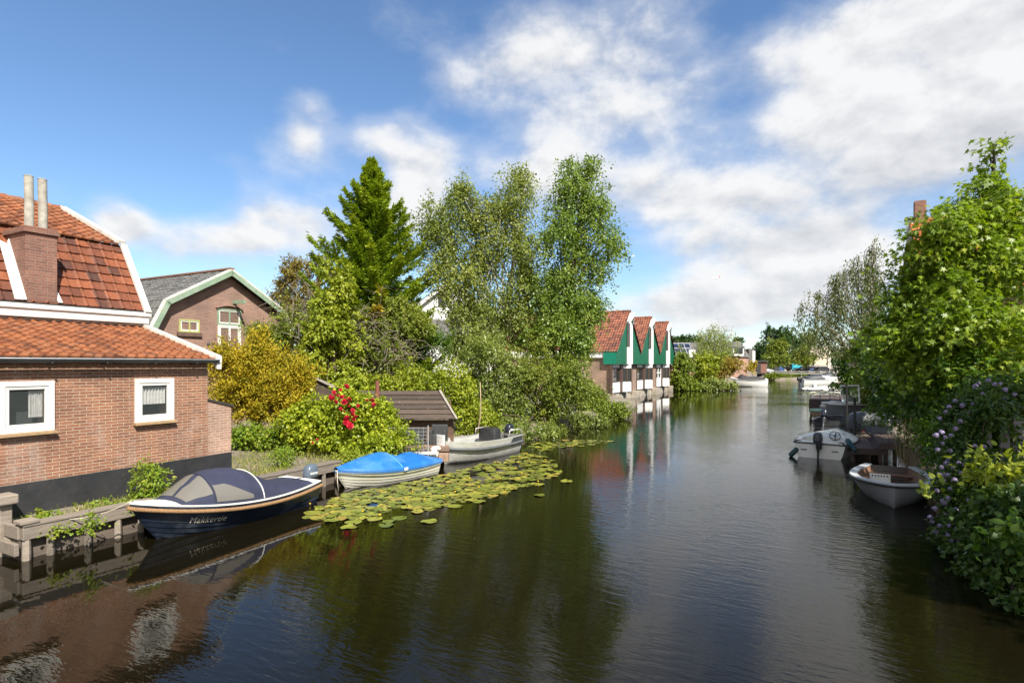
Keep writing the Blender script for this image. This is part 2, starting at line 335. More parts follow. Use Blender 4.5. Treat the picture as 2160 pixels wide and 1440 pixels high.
# ================================================================ buildings on the left bank
def U(px, w):
    k = (px-CX)/F; return (.8824*w+.4706*w*k)/(.4706-.8824*k)
def UZ(px, py, w):
    u = U(px, w); y = .8824*u+.4706*w; return u, H-(py-HY)*y/F
def tile_roof(name, P0, along, slope, nt_, nc, mat, parent, hgt=.035, lap=.03, sub=6, prof='pan', sag=.0):
    """pantiles as geometry: P0 = lower corner, along / slope = full edge vectors, nt_ tiles across, nc courses"""
    P0 = Vector(P0); along = Vector(along); slope = Vector(slope); nrm = along.cross(slope).normalized()
    if nrm.z < 0: nrm = -nrm
    xs = np.linspace(0, 1, nt_*sub+1); ph = (xs*nt_) % 1.0
    if prof == 'pan': pr = np.where(ph < .35, np.sin(ph/.35*PI)*.9, -.25*np.sin((ph-.35)/.65*PI))
    elif prof == 'roll': pr = np.where(ph < .25, np.sin(ph/.25*PI), .0)
    else: pr = .5*np.sin(ph*2*PI)
    rg = np.random.default_rng(nt_*31+nc)
    V = []; li = []; rn = []; n = len(xs); A = np.array(along); SL = np.array(slope); Nn = np.array(nrm); O = np.array(P0)
    tr = rg.random((nc, nt_)); lift = rg.normal(0, .005, (nc, nt_))
    ci = np.minimum((xs*nt_).astype(int), nt_-1)
    for j in range(nc):
        sg = -sag*np.sin(xs*PI*2.3+.4)
        for q, (fs, off) in enumerate(((j/nc, lap), ((j+1.06)/nc, .0))):
            h = pr*hgt+off+lift[j][ci]+sg + (0 if q else .004*np.sin(xs*97))
            V.append(O+np.outer(xs, A)+SL*fs+np.outer(h, Nn))
        # front lip
        V.append(O+np.outer(xs, A)+SL*(j/nc)+np.outer(pr*hgt*.4+sg-.012, Nn))
    Vv = np.concatenate(V); F_ = []
    for j in range(nc):
        b = j*3*n; i = np.arange(n-1)
        F_.append(np.stack([b+i, b+i+1, b+n+i+1, b+n+i], 1)); rn.append(tr[j][ci[:-1]])
        F_.append(np.stack([b+2*n+i, b+2*n+i+1, b+i+1, b+i], 1)); rn.append(tr[j][ci[:-1]])
    Fq = np.concatenate(F_); o = mesh_obj(name, Vv, (Fq.ravel(), np.arange(0, Fq.size, 4)), mat, parent, True, np.concatenate(rn)); o.data.set_sharp_from_angle(angle=R(50)); return o
white = M('white paint', (.70, .69, .65), .45, .06, 5, dirt=((.45, .42, .36), .35))
cream = M('weathered white board', (.66, .64, .58), .7, .14, 4, bmp=.2, dirt=((.30, .28, .22), .6))
black_plinth = M('black tarred plinth', (.017, .018, .021), .7, .35, 3, bmp=.5, bscale=14, dirt=((.07, .065, .06), .35))
brickA = brick_mat('red house brick', (.31, .138, .078), (.205, .090, .054), (.43, .36, .265), stain=((.40, .34, .30), .55))
brickB = brick_mat('brown barn brick', (.32, .19, .145), (.25, .14, .105), (.38, .31, .26), mo=.011)
brickC = brick_mat('pale annexe brick', (.40, .25, .18), (.30, .18, .13), (.52, .44, .36))
brickD = brick_mat('chimney brick', (.26, .125, .085), (.18, .085, .06), (.25, .2, .17), stain=((.07, .05, .04), .6))
tileA = tile_mat('orange pantiles', [(.12, (.10, .042, .024)), (.38, (.24, .080, .031)), (.68, (.34, .122, .046)), (.95, (.20, .10, .058))], moss=(.065, .05, .032), mossamt=.62)
tileB = tile_mat('russet roll tiles', [(.15, (.070, .026, .016)), (.45, (.165, .048, .020)), (.8, (.26, .078, .029))], moss=(.045, .035, .022), mossamt=.55)
tileG = tile_mat('grey concrete tiles', [(.2, (.085, .083, .08)), (.8, (.17, .165, .155))], moss=(.20, .19, .12), mossamt=.35)
glass = glass_mat('dark window glass'); net = M('white net curtain', (.62, .62, .60), .9, .18, 16, bmp=.5, bscale=30)
sillm = M('brown tiled sill', (.36, .24, .13), .6, .2, 12)
def window(root, u0, u1, w, z0, z1, fw=.09, mats=None, sash=.055, sill=True, curtain=None, blind=None, mull=0, out=.045, name='window', hood=None):
    """window set in a wall that faces the canal at offset w: frame (> sash, pane, sill, curtain)"""
    fm, sm = mats or (white, white)
    m = MB(); d = .11; wc0, wc1 = w-out, w+d-out
    m.bbox(u0, u1, wc0, wc1, z1-fw, z1); m.bbox(u0, u1, wc0, wc1, z0, z0+fw)
    m.bbox(u0, u0+fw, wc0, wc1, z0+fw, z1-fw); m.bbox(u1-fw, u1, wc0, wc1, z0+fw, z1-fw)
    for k in range(mull):
        uc = u0+(u1-u0)*(k+1)/(mull+1); m.bbox(uc-fw*.4, uc+fw*.4, wc0, wc1, z0+fw, z1-fw)
    fr = m.build(name, fm, root, bevel=.006)
    a0, a1, b0, b1 = u0+fw, u1-fw, z0+fw, z1-fw
    if sash:
        s_ = MB(); ws0, ws1 = wc0+.015, wc0+.06
        s_.bbox(a0, a1, ws0, ws1, b1-sash, b1); s_.bbox(a0, a1, ws0, ws1, b0, b0+sash); s_.bbox(a0, a0+sash, ws0, ws1, b0+sash, b1-sash); s_.bbox(a1-sash, a1, ws0, ws1, b0+sash, b1-sash)
        s_.build('sash', sm, fr, bevel=.004); a0 += sash; a1 -= sash; b0 += sash; b1 -= sash
    p = MB(); wp = wc0+.045
    p.quad(B(a0, wp, b0), B(a1, wp, b0), B(a1, wp, b1), B(a0, wp, b1)); p.build('pane', clear_mat('window pane', (.10, .12, .12), .30), fr)
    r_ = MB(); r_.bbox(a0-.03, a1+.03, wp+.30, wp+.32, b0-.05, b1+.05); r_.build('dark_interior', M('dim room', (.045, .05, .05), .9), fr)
    if curtain:
        c = MB(); n = 40
        for (f0, f1, zf0, zf1) in curtain:
            rows = [[B(a0+(a1-a0)*(f0+(f1-f0)*i/n), wp+.055+.022*math.sin(i*1.25)+.008*math.sin(i*2.9), b0+(b1-b0)*zz) for i in range(n+1)] for zz in (zf0, zf1)]
            c.grid(rows)
        c.build('curtain', net, fr, smooth=True)
    if sill:
        q = MB(); q.box(B((u0+u1)/2, w-.035, z0-.03), (u1-u0+.05, .15, .055), (T, -N, Vector((0, 0, 1)))); q.build('sill', sillm, fr, bevel=.008)
    return fr
# ---- brick house with tiled lean-to
W0, U1 = 12.29, 8.22
hs_ = thing('brick_house', 'red brick canal house with orange pantiled lean-to, russet mansard roof and twin-flue chimney', 'house', B(4.5, 14, .45), PHI)
m = MB()
WN = [(4.43, 5.235, 2.0, 2.9), (6.63, 7.43, 2.0, 2.9)]
def wall_with_holes(m, u0, u1, w0, w1, z0, z1, holes):
    uc = u0
    for (a, b, c, d) in holes:
        m.bbox(uc, a, w0, w1, z0, z1); m.bbox(a, b, w0, w1, z0, c); m.bbox(a, b, w0, w1, d, z1); uc = b
    m.bbox(uc, u1, w0, w1, z0, z1)
wall_with_holes(m, .5, U1, W0, W0+.25, 1.11, 3.30, WN)
m.bbox(U1-.25, U1, W0+.25, 15.2, 1.11, 3.25)
m.prism([B(U1-.25, W0+.02, 3.25), B(U1-.25, 15.2, 3.25), B(U1-.25, 15.2, 4.05)], T*.249)
m.build('lean_to_wall', brickA, hs_)
m = MB(); m.bbox(.5, U1+.015, W0-.02, 15.2, .2, 1.11); m.build('plinth', black_plinth, hs_)
m = MB(); m.prism([B(U1, W0+.13, 1.09), B(8.91, W0+.13, 1.09), B(8.91, W0+.13, 2.19), B(U1, W0+.13, 2.39)], -N*.8); m.build('annexe_wall', brickC, hs_)
m = MB(); m.bbox(U1+.016, 8.915, W0+.115, W0+.95, .2, 1.09); m.build('annexe_plinth', black_plinth, hs_)
m = MB(); m.prism([B(U1, W0+.09, 2.392), B(8.95, W0+.09, 2.182), B(8.95, W0+.09, 2.222), B(U1, W0+.09, 2.432)], -N*.9); m.build('annexe_coping', M('dark coping', (.05, .045, .04), .8), hs_)
z_e, w_e = 3.33, W0-.16
tile_roof('lean_to_roof', B(.5, w_e, z_e), T*(8.30-.5), B(0, 15.16, 4.17)-B(0, w_e, z_e), 40, 14, tileA, hs_, hgt=.04, lap=.028, sub=8, sag=.012)
m = MB(); m.prism([B(8.30, w_e-.06, z_e-.1), B(8.30, 15.2, 4.12), B(8.30, 15.2, 4.26), B(8.30, w_e-.06, z_e+.06)], T*.13); m.build('verge_board', cream, hs_, bevel=.01)
m = MB(); m.prism([B(8.31, w_e-.05, z_e-.24), B(8.31, w_e+.12, z_e-.12), B(8.31, w_e+.12, z_e-.06), B(8.31, w_e-.05, z_e-.08)], T*.11); m.build('verge_end', white, hs_)
m = MB(); m.bar(B(.5, 15.10, 4.19), B(8.36, 15.10, 4.19), .14, .05); m.build('lead_flashing', M('pale lead', (.42, .42, .40), .6, .25, 9, bmp=.4), hs_, bevel=.01)
m = MB()
gut = []
for uu in np.linspace(.5, 8.34, 30):
    gut.append([B(uu, w_e-.055+.06*math.cos(a), z_e-.03+.075*math.sin(a)) for a in np.linspace(PI, 2*PI, 9)] + [B(uu, w_e-.055+.052*math.cos(a), z_e-.03+.066*math.sin(a)) for a in np.linspace(2*PI, PI, 9)])
m.loft(gut); m.build('gutter', M('grey zinc gutter', (.075, .08, .085), .45, .3, 6, metal=.4), hs_, smooth=True, autosm=40)
m = MB(); m.tube([B(.5, w_e-.116, z_e-.028), B(8.34, w_e-.116, z_e-.028)], .011, 8); m.build('gutter_bead', M('zinc bead', (.66, .68, .70), .4, .1, metal=.3), hs_, smooth=True)
for uu in (5.1, 6.0, 6.9, 7.8): m = MB(); m.bar(B(uu, w_e-.12, z_e-.1), B(uu+.03, W0, z_e-.13), .025, .02); m.build('gutter_bracket', M('grey zinc gutter', (.075, .08, .085)), hs_)
cur1 = [(.62, 1.0, .1, 1.0), (0, 1, .55, .62)]; cur2 = [(0, 1, .36, 1.0)]
f1 = window(hs_, *WN[0][:2], W0, *WN[0][2:], curtain=[(.58, .98, .18, 1.0)])
mm = MB(); mm.bbox(4.66, 5.06, W0+.32, W0+.34, 2.18, 2.62); mm.build('half_curtain', M('grey half curtain', (.30, .33, .32), .9), f1)
window(hs_, *WN[1][:2], W0, *WN[1][2:], curtain=cur2)
# upper house
m = MB(); m.bbox(.5, 8.25, 15.22, 15.47, 3.6, 4.35); m.bbox(8.0, 8.25, 15.47, 22.8, .4, 4.4)
m.prism([B(8.0, 15.24, 4.4), B(8.0, 22.7, 4.4), B(8.0, 21.85, 6.15), B(8.0, 19, 7.4), B(8.0, 16.15, 6.15)], T*.249); m.build('upper_wall', brickD, hs_)
m = MB(); m.bbox(.5, 8.42, 14.94, 15.2, 4.22, 4.40); m.bbox(.5, 8.46, 14.90, 14.99, 4.40, 4.50); m.build('fascia', white, hs_, bevel=.012)
m = MB(); m.bbox(.5, 8.44, 14.93, 15.02, 4.505, 4.535); m.build('gutter_lip', M('dark lip', (.05, .045, .04), .6), hs_)
sl = B(0, 16.1, 6.31)-B(0, 15.0, 4.54)
tile_roof('lower_roof', B(.5, 15.0, 4.54), T*7.82, sl, 30, 8, tileB, hs_, hgt=.034, lap=.035, sub=8, prof='roll')
su = B(0, 19.0, 7.62)-B(0, 16.0, 6.30)
tile_roof('upper_roof', B(.5, 16.0, 6.33), T*7.75, su, 36, 13, tileA, hs_, hgt=.035, lap=.03, sub=6, sag=.02)
m = MB(); m.quad(B(.5, 19, 7.62), B(8.3, 19, 7.62), B(8.3, 22, 6.31), B(.5, 22, 6.31)); m.quad(B(.5, 22, 6.31), B(8.3, 22, 6.31), B(8.3, 23.1, 4.5), B(.5, 23.1, 4.5)); m.build('rear_roof', tileA, hs_)
m = MB()
for i in range(24): m.tube([B(.5+i*.325, 19, 7.60), B(.5+i*.325+.34, 19, 7.61)], [.105, .12], 10, r=random.random())
m.build('ridge_tiles', tileA, hs_, smooth=True, autosm=50)
def strip(m, pts, wd, th):
    for a, b in zip(pts[:-1], pts[1:]):
        d = (b-a).normalized(); n_ = T.cross(d).normalized()
        if n_.z < 0: n_ = -n_
        m.prism([a, a+T*wd, b+T*wd, b], n_*th)
m = MB(); strip(m, [B(8.29, 14.93, 4.48), B(8.29, 16.05, 6.30)], .15, .085); m.build('lower_verge', white, hs_, bevel=.01)
m = MB(); strip(m, [B(8.22, 15.98, 6.33), B(8.22, 19.0, 7.62)], .17, .10); strip(m, [B(8.22, 19.0, 7.62), B(8.22, 22, 6.31)], .17, .09); m.build('upper_verge', cream, hs_, bevel=.01)
# chimney with two flues
ua, ub = 5.87, 6.45
m = MB(); m.bbox(ua, ub, 14.98, 16.3, 4.5, 6.05); ch = m.build('chimney', brickD, hs_, bevel=.008)
m = MB(); m.bbox(ua-.05, ub+.04, 14.93, 16.35, 6.05, 6.13); m.bbox(ua-.02, ub+.02, 14.96, 16.3, 6.131, 6.19); m.build('chimney_cap', brickD, ch, bevel=.01)
cem = M('grey cement flue', (.36, .34, .29), .9, .35, 5, bmp=.5, bscale=30)
for uu, ww, zt in ((6.00, 15.15, 7.30), (6.27, 15.2, 7.31)):
    m = MB(); m.tube([B(uu, ww, 6.1), B(uu, ww, 6.7), B(uu-.01, ww, zt)], [.088, .086, .084], 18); m.tube([B(uu-.01, ww, zt-.002), B(uu-.01, ww, zt+.012)], [.09, .08], 18); m.build('flue', cem, ch, smooth=True, autosm=50)
lead = M('whitish lead flashing', (.60, .60, .58), .55, .2, 9, bmp=.5)
m = MB(); sn = Vector((0, 0, 0))
def onsl(u, f, off=.06):
    a = B(u, 15.0, 4.54)+sl*f; return a+T.cross(sl).normalized()*(-1)*off if T.cross(sl).z < 0 else a+T.cross(sl).normalized()*off
m.prism([onsl(ua-.20, 0), onsl(ua-.06, 0), onsl(ua-.03, .72), onsl(ua-.17, .76)], (onsl(0, 0, .08)-onsl(0, 0, .06)))
m.prism([onsl(ua-.06, 0, .065), onsl(ua, 0, .065), onsl(ua, .78, .10), onsl(ua-.04, .74, .10)], (onsl(0, 0, .09)-onsl(0, 0, .06)))
m.prism([onsl(ub, 0), onsl(ub+.09, 0), onsl(ub, .38)], (onsl(0, 0, .08)-onsl(0, 0, .06)))
m.build('chimney_flashing', lead, ch)
m = MB(); m.tube([B(6.02, 18.9, 7.7), B(6.02, 18.9, 7.9)], .025, 8); m.tube([B(6.02, 18.9, 7.88), B(6.02, 18.9, 7.93), B(6.02, 18.9, 7.98)], [.05, .075, .03], 10); m.build('roof_vent', M('dark vent', (.09, .09, .09), .6), hs_, smooth=True)
# ---- barn with a gambrel gable
WB = 22.6
green_trim = M('sage green trim', (.235, .33, .235), .5, .12, 5, dirt=((.5, .5, .42), .4))
bn = thing('brick_barn', 'brown brick barn with sage green bargeboards and grey tiled gambrel roof behind the canal house', 'barn', B(16.5, 27, .5), PHI)
wr_ = WB-.35
pk = UZ(490, 569, wr_); kn = UZ(352, 632, wr_); ev = UZ(316, 700, wr_)
half = pk[0]-ev[0]; ku = pk[0]-kn[0]
prof = [(pk[0]-half, ev[1]), (pk[0]-ku, kn[1]), (pk[0], pk[1]), (pk[0]+ku, kn[1]), (pk[0]+half, ev[1])]
inn = [(pk[0]+(a-pk[0])*.955, z-.17) for a, z in prof]
WD = [UZ(377, 674, WB)[0], UZ(420, 674, WB)[0]]; zw = (UZ(398, 701, WB)[1], UZ(398, 674, WB)[1])
DD = [UZ(458, 655, WB)[0], UZ(508, 655, WB)[0]]; zd = (UZ(480, 765, WB)[1], UZ(480, 652, WB)[1])
m = MB(); m.prism([B(inn[0][0], WB, .4)]+[B(a, WB, z) for a, z in inn]+[B(inn[-1][0], WB, .4)], -N*.25)
m.bbox(inn[0][0], inn[0][0]+.25, WB+.26, 34, .4, inn[0][1]); m.bbox(inn[-1][0]-.25, inn[-1][0], WB+.26, 34, .4, inn[-1][1]); m.build('wall', brickB, bn)
for i, (a, b) in enumerate(zip(prof[:-1], prof[1:])):
    L = B(b[0], 0, b[1])-B(a[0], 0, a[1])
    tile_roof('roof_slope', B(a[0], wr_, a[1]) if i < 2 else B(b[0], wr_, b[1]), -N*(34-wr_), L if i < 2 else -L, 44, max(4, int(L.length/.32)), tileG, bn, hgt=.03, lap=.025, sub=4)
m = MB(); m2 = MB()
for a, b in zip(prof[:-1], prof[1:]):
    A_, B_ = B(a[0], wr_, a[1]-.02), B(b[0], wr_, b[1]-.02); d = (B_-A_).normalized(); n_ = d.cross(-N); n_ = n_ if n_.z > 0 else -n_
    m.prism([A_-n_*.20, B_-n_*.20, B_, A_], -N*.05); m2.prism([A_, B_, B_+n_*.07, A_+n_*.07], -N*.13)
m.build('bargeboard', green_trim, bn); m2.build('verge_trim', cream, bn)
m = MB(); m.bar(B(pk[0], wr_, pk[1]+.05), B(pk[0], 34, pk[1]+.05), .22, .07); m.build('ridge', tile_mat('rusty ridge', [(.1, (.14, .12, .10)), (.6, (.28, .13, .07))]), bn)
gt2 = M('yellow green window trim', (.40, .42, .16), .6, .15)
window(bn, WD[0], WD[1], WB, zw[0], zw[1], .06, (gt2, white), .05, sill=False, mull=1, curtain=[(0, 1, .1, 1)])
m = MB(); m.bbox(WD[0]-.08, WD[1]+.08, WB-.09, WB, zw[0]-.16, zw[0]-.003); m.build('window_ledge', M('dark brick ledge', (.13, .08, .06), .9), bn)
zt = zd[0]+(zd[1]-zd[0])*.70
window(bn, DD[0], DD[1], WB, zt, zd[1], .07, (green_trim, white), .05, sill=False, mull=1, name='fanlight')
dr = window(bn, DD[0]+.02, DD[1]-.02, WB, zd[0], zt-.006, .10, (white, white), .04, sill=False, mull=1, name='loft_door', curtain=[(0, 1, .0, 1)])
m = MB(); uc = (DD[0]+DD[1])/2; Ra = (DD[1]-DD[0])
arch = [B(uc+Ra*.56*a, WB-.02, zd[1]+.16-.14*a*a) for a in np.linspace(-1.0, 1.0, 13)]
for a, b in zip(arch[:-1], arch[1:]): m.bar(a, b, .05, .17, N)
m.build('lintel_arch', brickB, bn)
m = MB(); hb = UZ(482, 637, WB); m.bar(B(hb[0]+.25, WB-.75, hb[1]), B(hb[0]+.25, WB, hb[1]+.02), .1, .15); m.build('hoist_beam', green_trim, bn)
hl = UZ(439, 725, WB); m = MB(); m.tube([B(hl[0], WB-.01, hl[1]), B(hl[0], WB-.1, hl[1]-.02)], [.07, .05], 8); m.build('wall_lamp', M('dark vent', (.09, .09, .09)), bn)
# ---- white house behind the birches
wh = thing('white_house', 'white gabled house with dark grey roof glimpsed between the conifer and the birches', 'house', at(950, 790, 44)*1.0, PHI-R(62))
wp_ = M('white stucco', (.74, .74, .72), .8, .05, 3)
c0 = at(950, 768, 44); X0, Y0 = c0.x, c0.y
m = MB()
def lp(x, y, z): return Vector((X0+x, Y0+y, z))
m.prism([lp(-3.2, 0, .4), lp(3.2, 0, .4), lp(3.2, 0, 7.3), lp(0, 0, 9.7), lp(-3.2, 0, 7.3)], (0, 9, 0)); m.build('wall', wp_, wh)
for sx in (-1, 1):
    A_ = lp(sx*3.6, -.35, 7.02)
    tile_roof('roof_slope', A_, Vector((0, 9.7, 0)), lp(0, -.35, 9.78)-A_, 30, 14, tileG, wh, sub=4)
    m = MB(); a, b = lp(sx*3.6, -.36, 6.98), lp(0, -.36, 9.74); d = (b-a).normalized(); n_ = d.cross(Vector((0, 1, 0))); n_ = n_ if n_.z > 0 else -n_
    m.prism([a-n_*.25, b-n_*.25, b, a], (0, .06, 0)); m.build('bargeboard', white, wh)
m = MB(); m.box(lp(0, -1.5, 2.6), (5.6, 3.0, 4.4)); m.build('front_bay', wp_, wh)
A_ = lp(-3.0, -3.2, 4.75); tile_roof('bay_roof', A_, Vector((6, 0, 0)), Vector((0, 3.15, 1.9)), 24, 11, tileG, wh, sub=4)
m = MB(); m.box(lp(-.4, -.05, 8.2), (1.0, .1, 1.0)); m.build('attic_window', M('dim room', (.045, .05, .05)), wh)
# ---- office building with three green gables over the water
GW = 15.0; FW = 15.4; GU = [46.9+7.62*i for i in range(4)]
gb = thing('gabled_office', 'canalside building with three green clad gables, red tiled roofs and white bay windows', 'building', B(58, 20, 0), PHI)
greenp = M('green corrugated cladding', (.012, .135, .075), .35, .12, 2, stretch=(1, 1, .1)); greenp2 = M('smooth green panel', (.01, .19, .12), .3, .06, 2)
brickE = brick_mat('office tan brick', (.34, .235, .175), (.27, .185, .14), (.36, .28, .22)); brown = M('dark brown panel', (.085, .05, .038), .55, .15, 4)
tileR = tile_mat('office red tiles', [(.12, (.06, .034, .028)), (.42, (.20, .065, .036)), (.75, (.30, .11, .06)), (.97, (.12, .05, .035))], moss=(.10, .07, .05), mossamt=.2)
conc = M('stained concrete', (.36, .32, .26), .9, .35, 1.4, bmp=.4, dirt=((.12, .10, .07), .6))
wpan = M('white panel', (.80, .80, .78), .4, .03, 2)
ZP, ZV, ZB = 8.0, 4.27, 3.2
# side wall and core
m = MB(); m.bbox(47.15, 47.5, 15.42, 17.5, .2, 4.3)
m.prism([B(47.15, 17.5, .2), B(47.5, 17.5, .2), B(46.4, 20.4, .2), B(46.05, 20.4, .2)], (0, 0, 4.1)); m.bbox(46.0, 46.4, 20.4, 30, .2, 4.3); m.bbox(47.5, 69.4, 20, 30, .2, 4.2); m.build('side_wall', brickE, gb)
m = MB(); m.bbox(46.96, 47.1, 16.1, 17.56, 3.77, 4.35); m.prism([B(46.9, 17.56, 3.77), B(47.1, 17.56, 3.77), B(46.0, 20.4, 3.77), B(45.8, 20.4, 3.77)], (0, 0, .58)); m.bbox(45.8, 46.0, 20.4, 30, 3.77, 4.35); m.build('white_fascia', wpan, gb)
m = MB(); m.bbox(46.9, 69.8, FW+.1, 20, -.6, .68); m.build('concrete_base', conc, gb)
for i in range(3):
    m = MB(); u = GU[i]+7.62-1.35+(.1 if i == 2 else 0); m.prism([B(u, FW+.1, -.6), B(u+1.3, FW+.1, -.6), B(u+1.3, FW-.45, -.6), B(u+.1, FW-.45, -.6)], (0, 0, 1.25)); m.build('concrete_footing', conc, gb, bevel=.03)
for i in range(3):
    g0 = GU[i]; gm = g0+3.81; g1 = g0+7.62; o = g0
    m = MB(); m.prism([B(g0, GW, ZB), B(g1, GW, ZB), B(g1, GW, ZV), B(gm, GW, ZP-.1), B(g0, GW, ZV)], -N*.3)
    gbl = m.build('gable', greenp, gb)
    m = MB(); n = 30
    for k in range(n):
        uu = g0+(k+.5)*7.62/n; zt = ZV+(ZP-.12-ZV)*(1-abs(uu-gm)/3.81); m.bbox(uu-.05, uu+.05, GW-.035, GW-.002, ZB+.01, zt-.1)
    m.build('cladding_ribs', greenp, gbl)
    m = MB(); m.bbox(g0+.02, g1-.02, GW+.05, FW+.3, ZB-.0, ZB+.03); m.build('soffit', brown, gbl)
    for s_ in (-1, 1):
        e = B(gm+s_*3.86, GW-.16, ZV-.02); tile_roof('roof_slope', e, -N*15, B(gm, GW-.16, ZP+.02)-e, 62, 15, tileR, gb, hgt=.055, lap=.04, sub=5)
    m = MB()
    for k in range(40): m.tube([B(gm, GW-.2+k*.375, ZP+.0), B(gm, GW-.2+k*.375+.39, ZP+.02)], [.12, .14], 8, r=random.random())
    m.build('ridge_tiles', tileR, gb, smooth=True, autosm=50)
    # brown columns, windows and white panels of the ground floor
    win = MB(); win.bbox(o+.25, o+2.5, FW, FW+.12, .72, 1.62); win.build('spandrel_panel', wpan, gb)
    win = MB(); win.bbox(o+.25, o+2.5, FW+.02, FW+.1, 2.92, 3.19); win.build('lintel_panel', wpan, gb)
    fr = MB(); fr.bbox(o+.22, o+.34, FW-.02, FW+.1, 1.63, 2.91); fr.bbox(o+2.4, o+2.5, FW-.02, FW+.1, 1.63, 2.91); fr.bbox(o+.34, o+2.4, FW-.02, FW+.1, 1.63, 1.72); fr.bbox(o+.34, o+2.4, FW-.02, FW+.1, 2.82, 2.91)
    if i == 2: fr.bbox(o+1.2, o+1.34, FW-.02, FW+.1, 1.72, 2.82); fr.bbox(o+.34, o+2.4, FW-.021, FW+.1, 2.2, 2.3)
    f_ = fr.build('window', brown if i < 2 else wpan, gb)
    pa = MB(); pa.quad(B(o+.34, FW+.05, 1.7), B(o+2.4, FW+.05, 1.7), B(o+2.4, FW+.05, 2.85), B(o+.34, FW+.05, 2.85)); pa.build('pane', glass, f_)
    for a, b in ((0, .22), (2.5, 3.35), (5.0, 6.15)):
        cb = MB(); cb.bbox(o+a, o+b, FW-.06, FW+.14, .70, 3.19); cb.build('column', brown, gb)
    pr = MB(); pr.bbox(o+6.15, o+7.62, FW-.02, FW+.2, .45, 3.19); pr.build('pier', brickE, gb)
    # v-shaped bay from the water to the gable peak
    ul, um, ur = gm-.72, gm+.06, gm+.84
    for (za, zb, nm, mt) in ((.72, 1.62, 'bay_panel', wpan), (2.85, 3.19, 'bay_panel', wpan)):
        q = MB(); q.prism([B(ul, FW-.05, za), B(um, FW-.62, za), B(ur, FW-.05, za)], (0, 0, zb-za)); q.build(nm, mt, gb)
    q = MB(); q.prism([B(ul, FW-.04, 1.62), B(um, FW-.60, 1.62), B(ur, FW-.04, 1.62)], (0, 0, 1.23)); bw = q.build('bay_window', glass, gb)
    q = MB()
    for uu, ww in ((ul, FW-.05), (um, FW-.62), (ur, FW-.05), ((ul+um)/2, FW-.335), ((um+ur)/2, FW-.335)): q.bar(B(uu, ww, 1.6), B(uu, ww, 2.86), .09, .09)
    q.build('mullion', brown, bw)
    # the dormer: glazed left leaf, white right leaf, pitched white hood
    zt = ZP-1.15; wb = GW-.5
    F0 = GW-.04
    q = MB(); q.prism([B(um, F0, ZB+.01), B(ur, F0, ZB+.01), B(ur, F0, ZP-1.08), B(um, F0, ZP-.30)], N*.10); q.prism([B(ul, F0, ZB+.01), B(um-.004, F0, ZB+.01), B(um-.004, F0, 4.75), B(ul, F0, 4.75)], N*.07)
    dm = q.build('dormer', wpan, gb)
    q = MB(); q.prism([B(ul+.02, F0, 4.76), B(um-.01, F0, 4.76), B(um-.01, F0, ZP-.36), B(ul+.02, F0, ZP-1.10)], N*.02); q.build('dormer_pane', glass, dm)
    q = MB()
    for u0_, u1_, za, zb in ((ul+.02, ul+.12, 4.77, ZP-1.12), (um-.16, um-.02, 4.77, ZP-.5), (ul+.12, um-.16, 4.77, 4.9), (ul+.12, um-.16, 6.1, 6.2)): q.bbox(u0_, u1_, F0-.06, F0-.022, za, zb)
    q.build('dormer_frame', brown, dm)
    q = MB()
    for s_ in (-1, 1):
        a = B(gm+.03+s_*.70, GW-.30, ZP-.98); b = B(gm+.03, GW-.52, ZP-.16); q.prism([a, b, b+Vector((0, 0, -.30)), a+Vector((0, 0, -.16))], -N*.10); q.prism([a, b, b-N*.6, a-N*.4], (0, 0, .05))
    q.build('hood', wpan, dm)
m = MB(); m.prism([B(46.86, GW, ZB), B(46.86, 16.1, ZB), B(46.86, 16.1, 4.35), B(46.86, GW, 4.35)], T*.04); m.build('end_panel', greenp2, gb)
m = MB(); m.bbox(69.8, 69.95, GW, 16.5, ZB, ZV); m.build('far_end_panel', greenp, gb)
m = MB(); m.bbox(69.5, 69.75, FW, 20, -.5, 3.2); m.build('far_wall', brickE, gb)
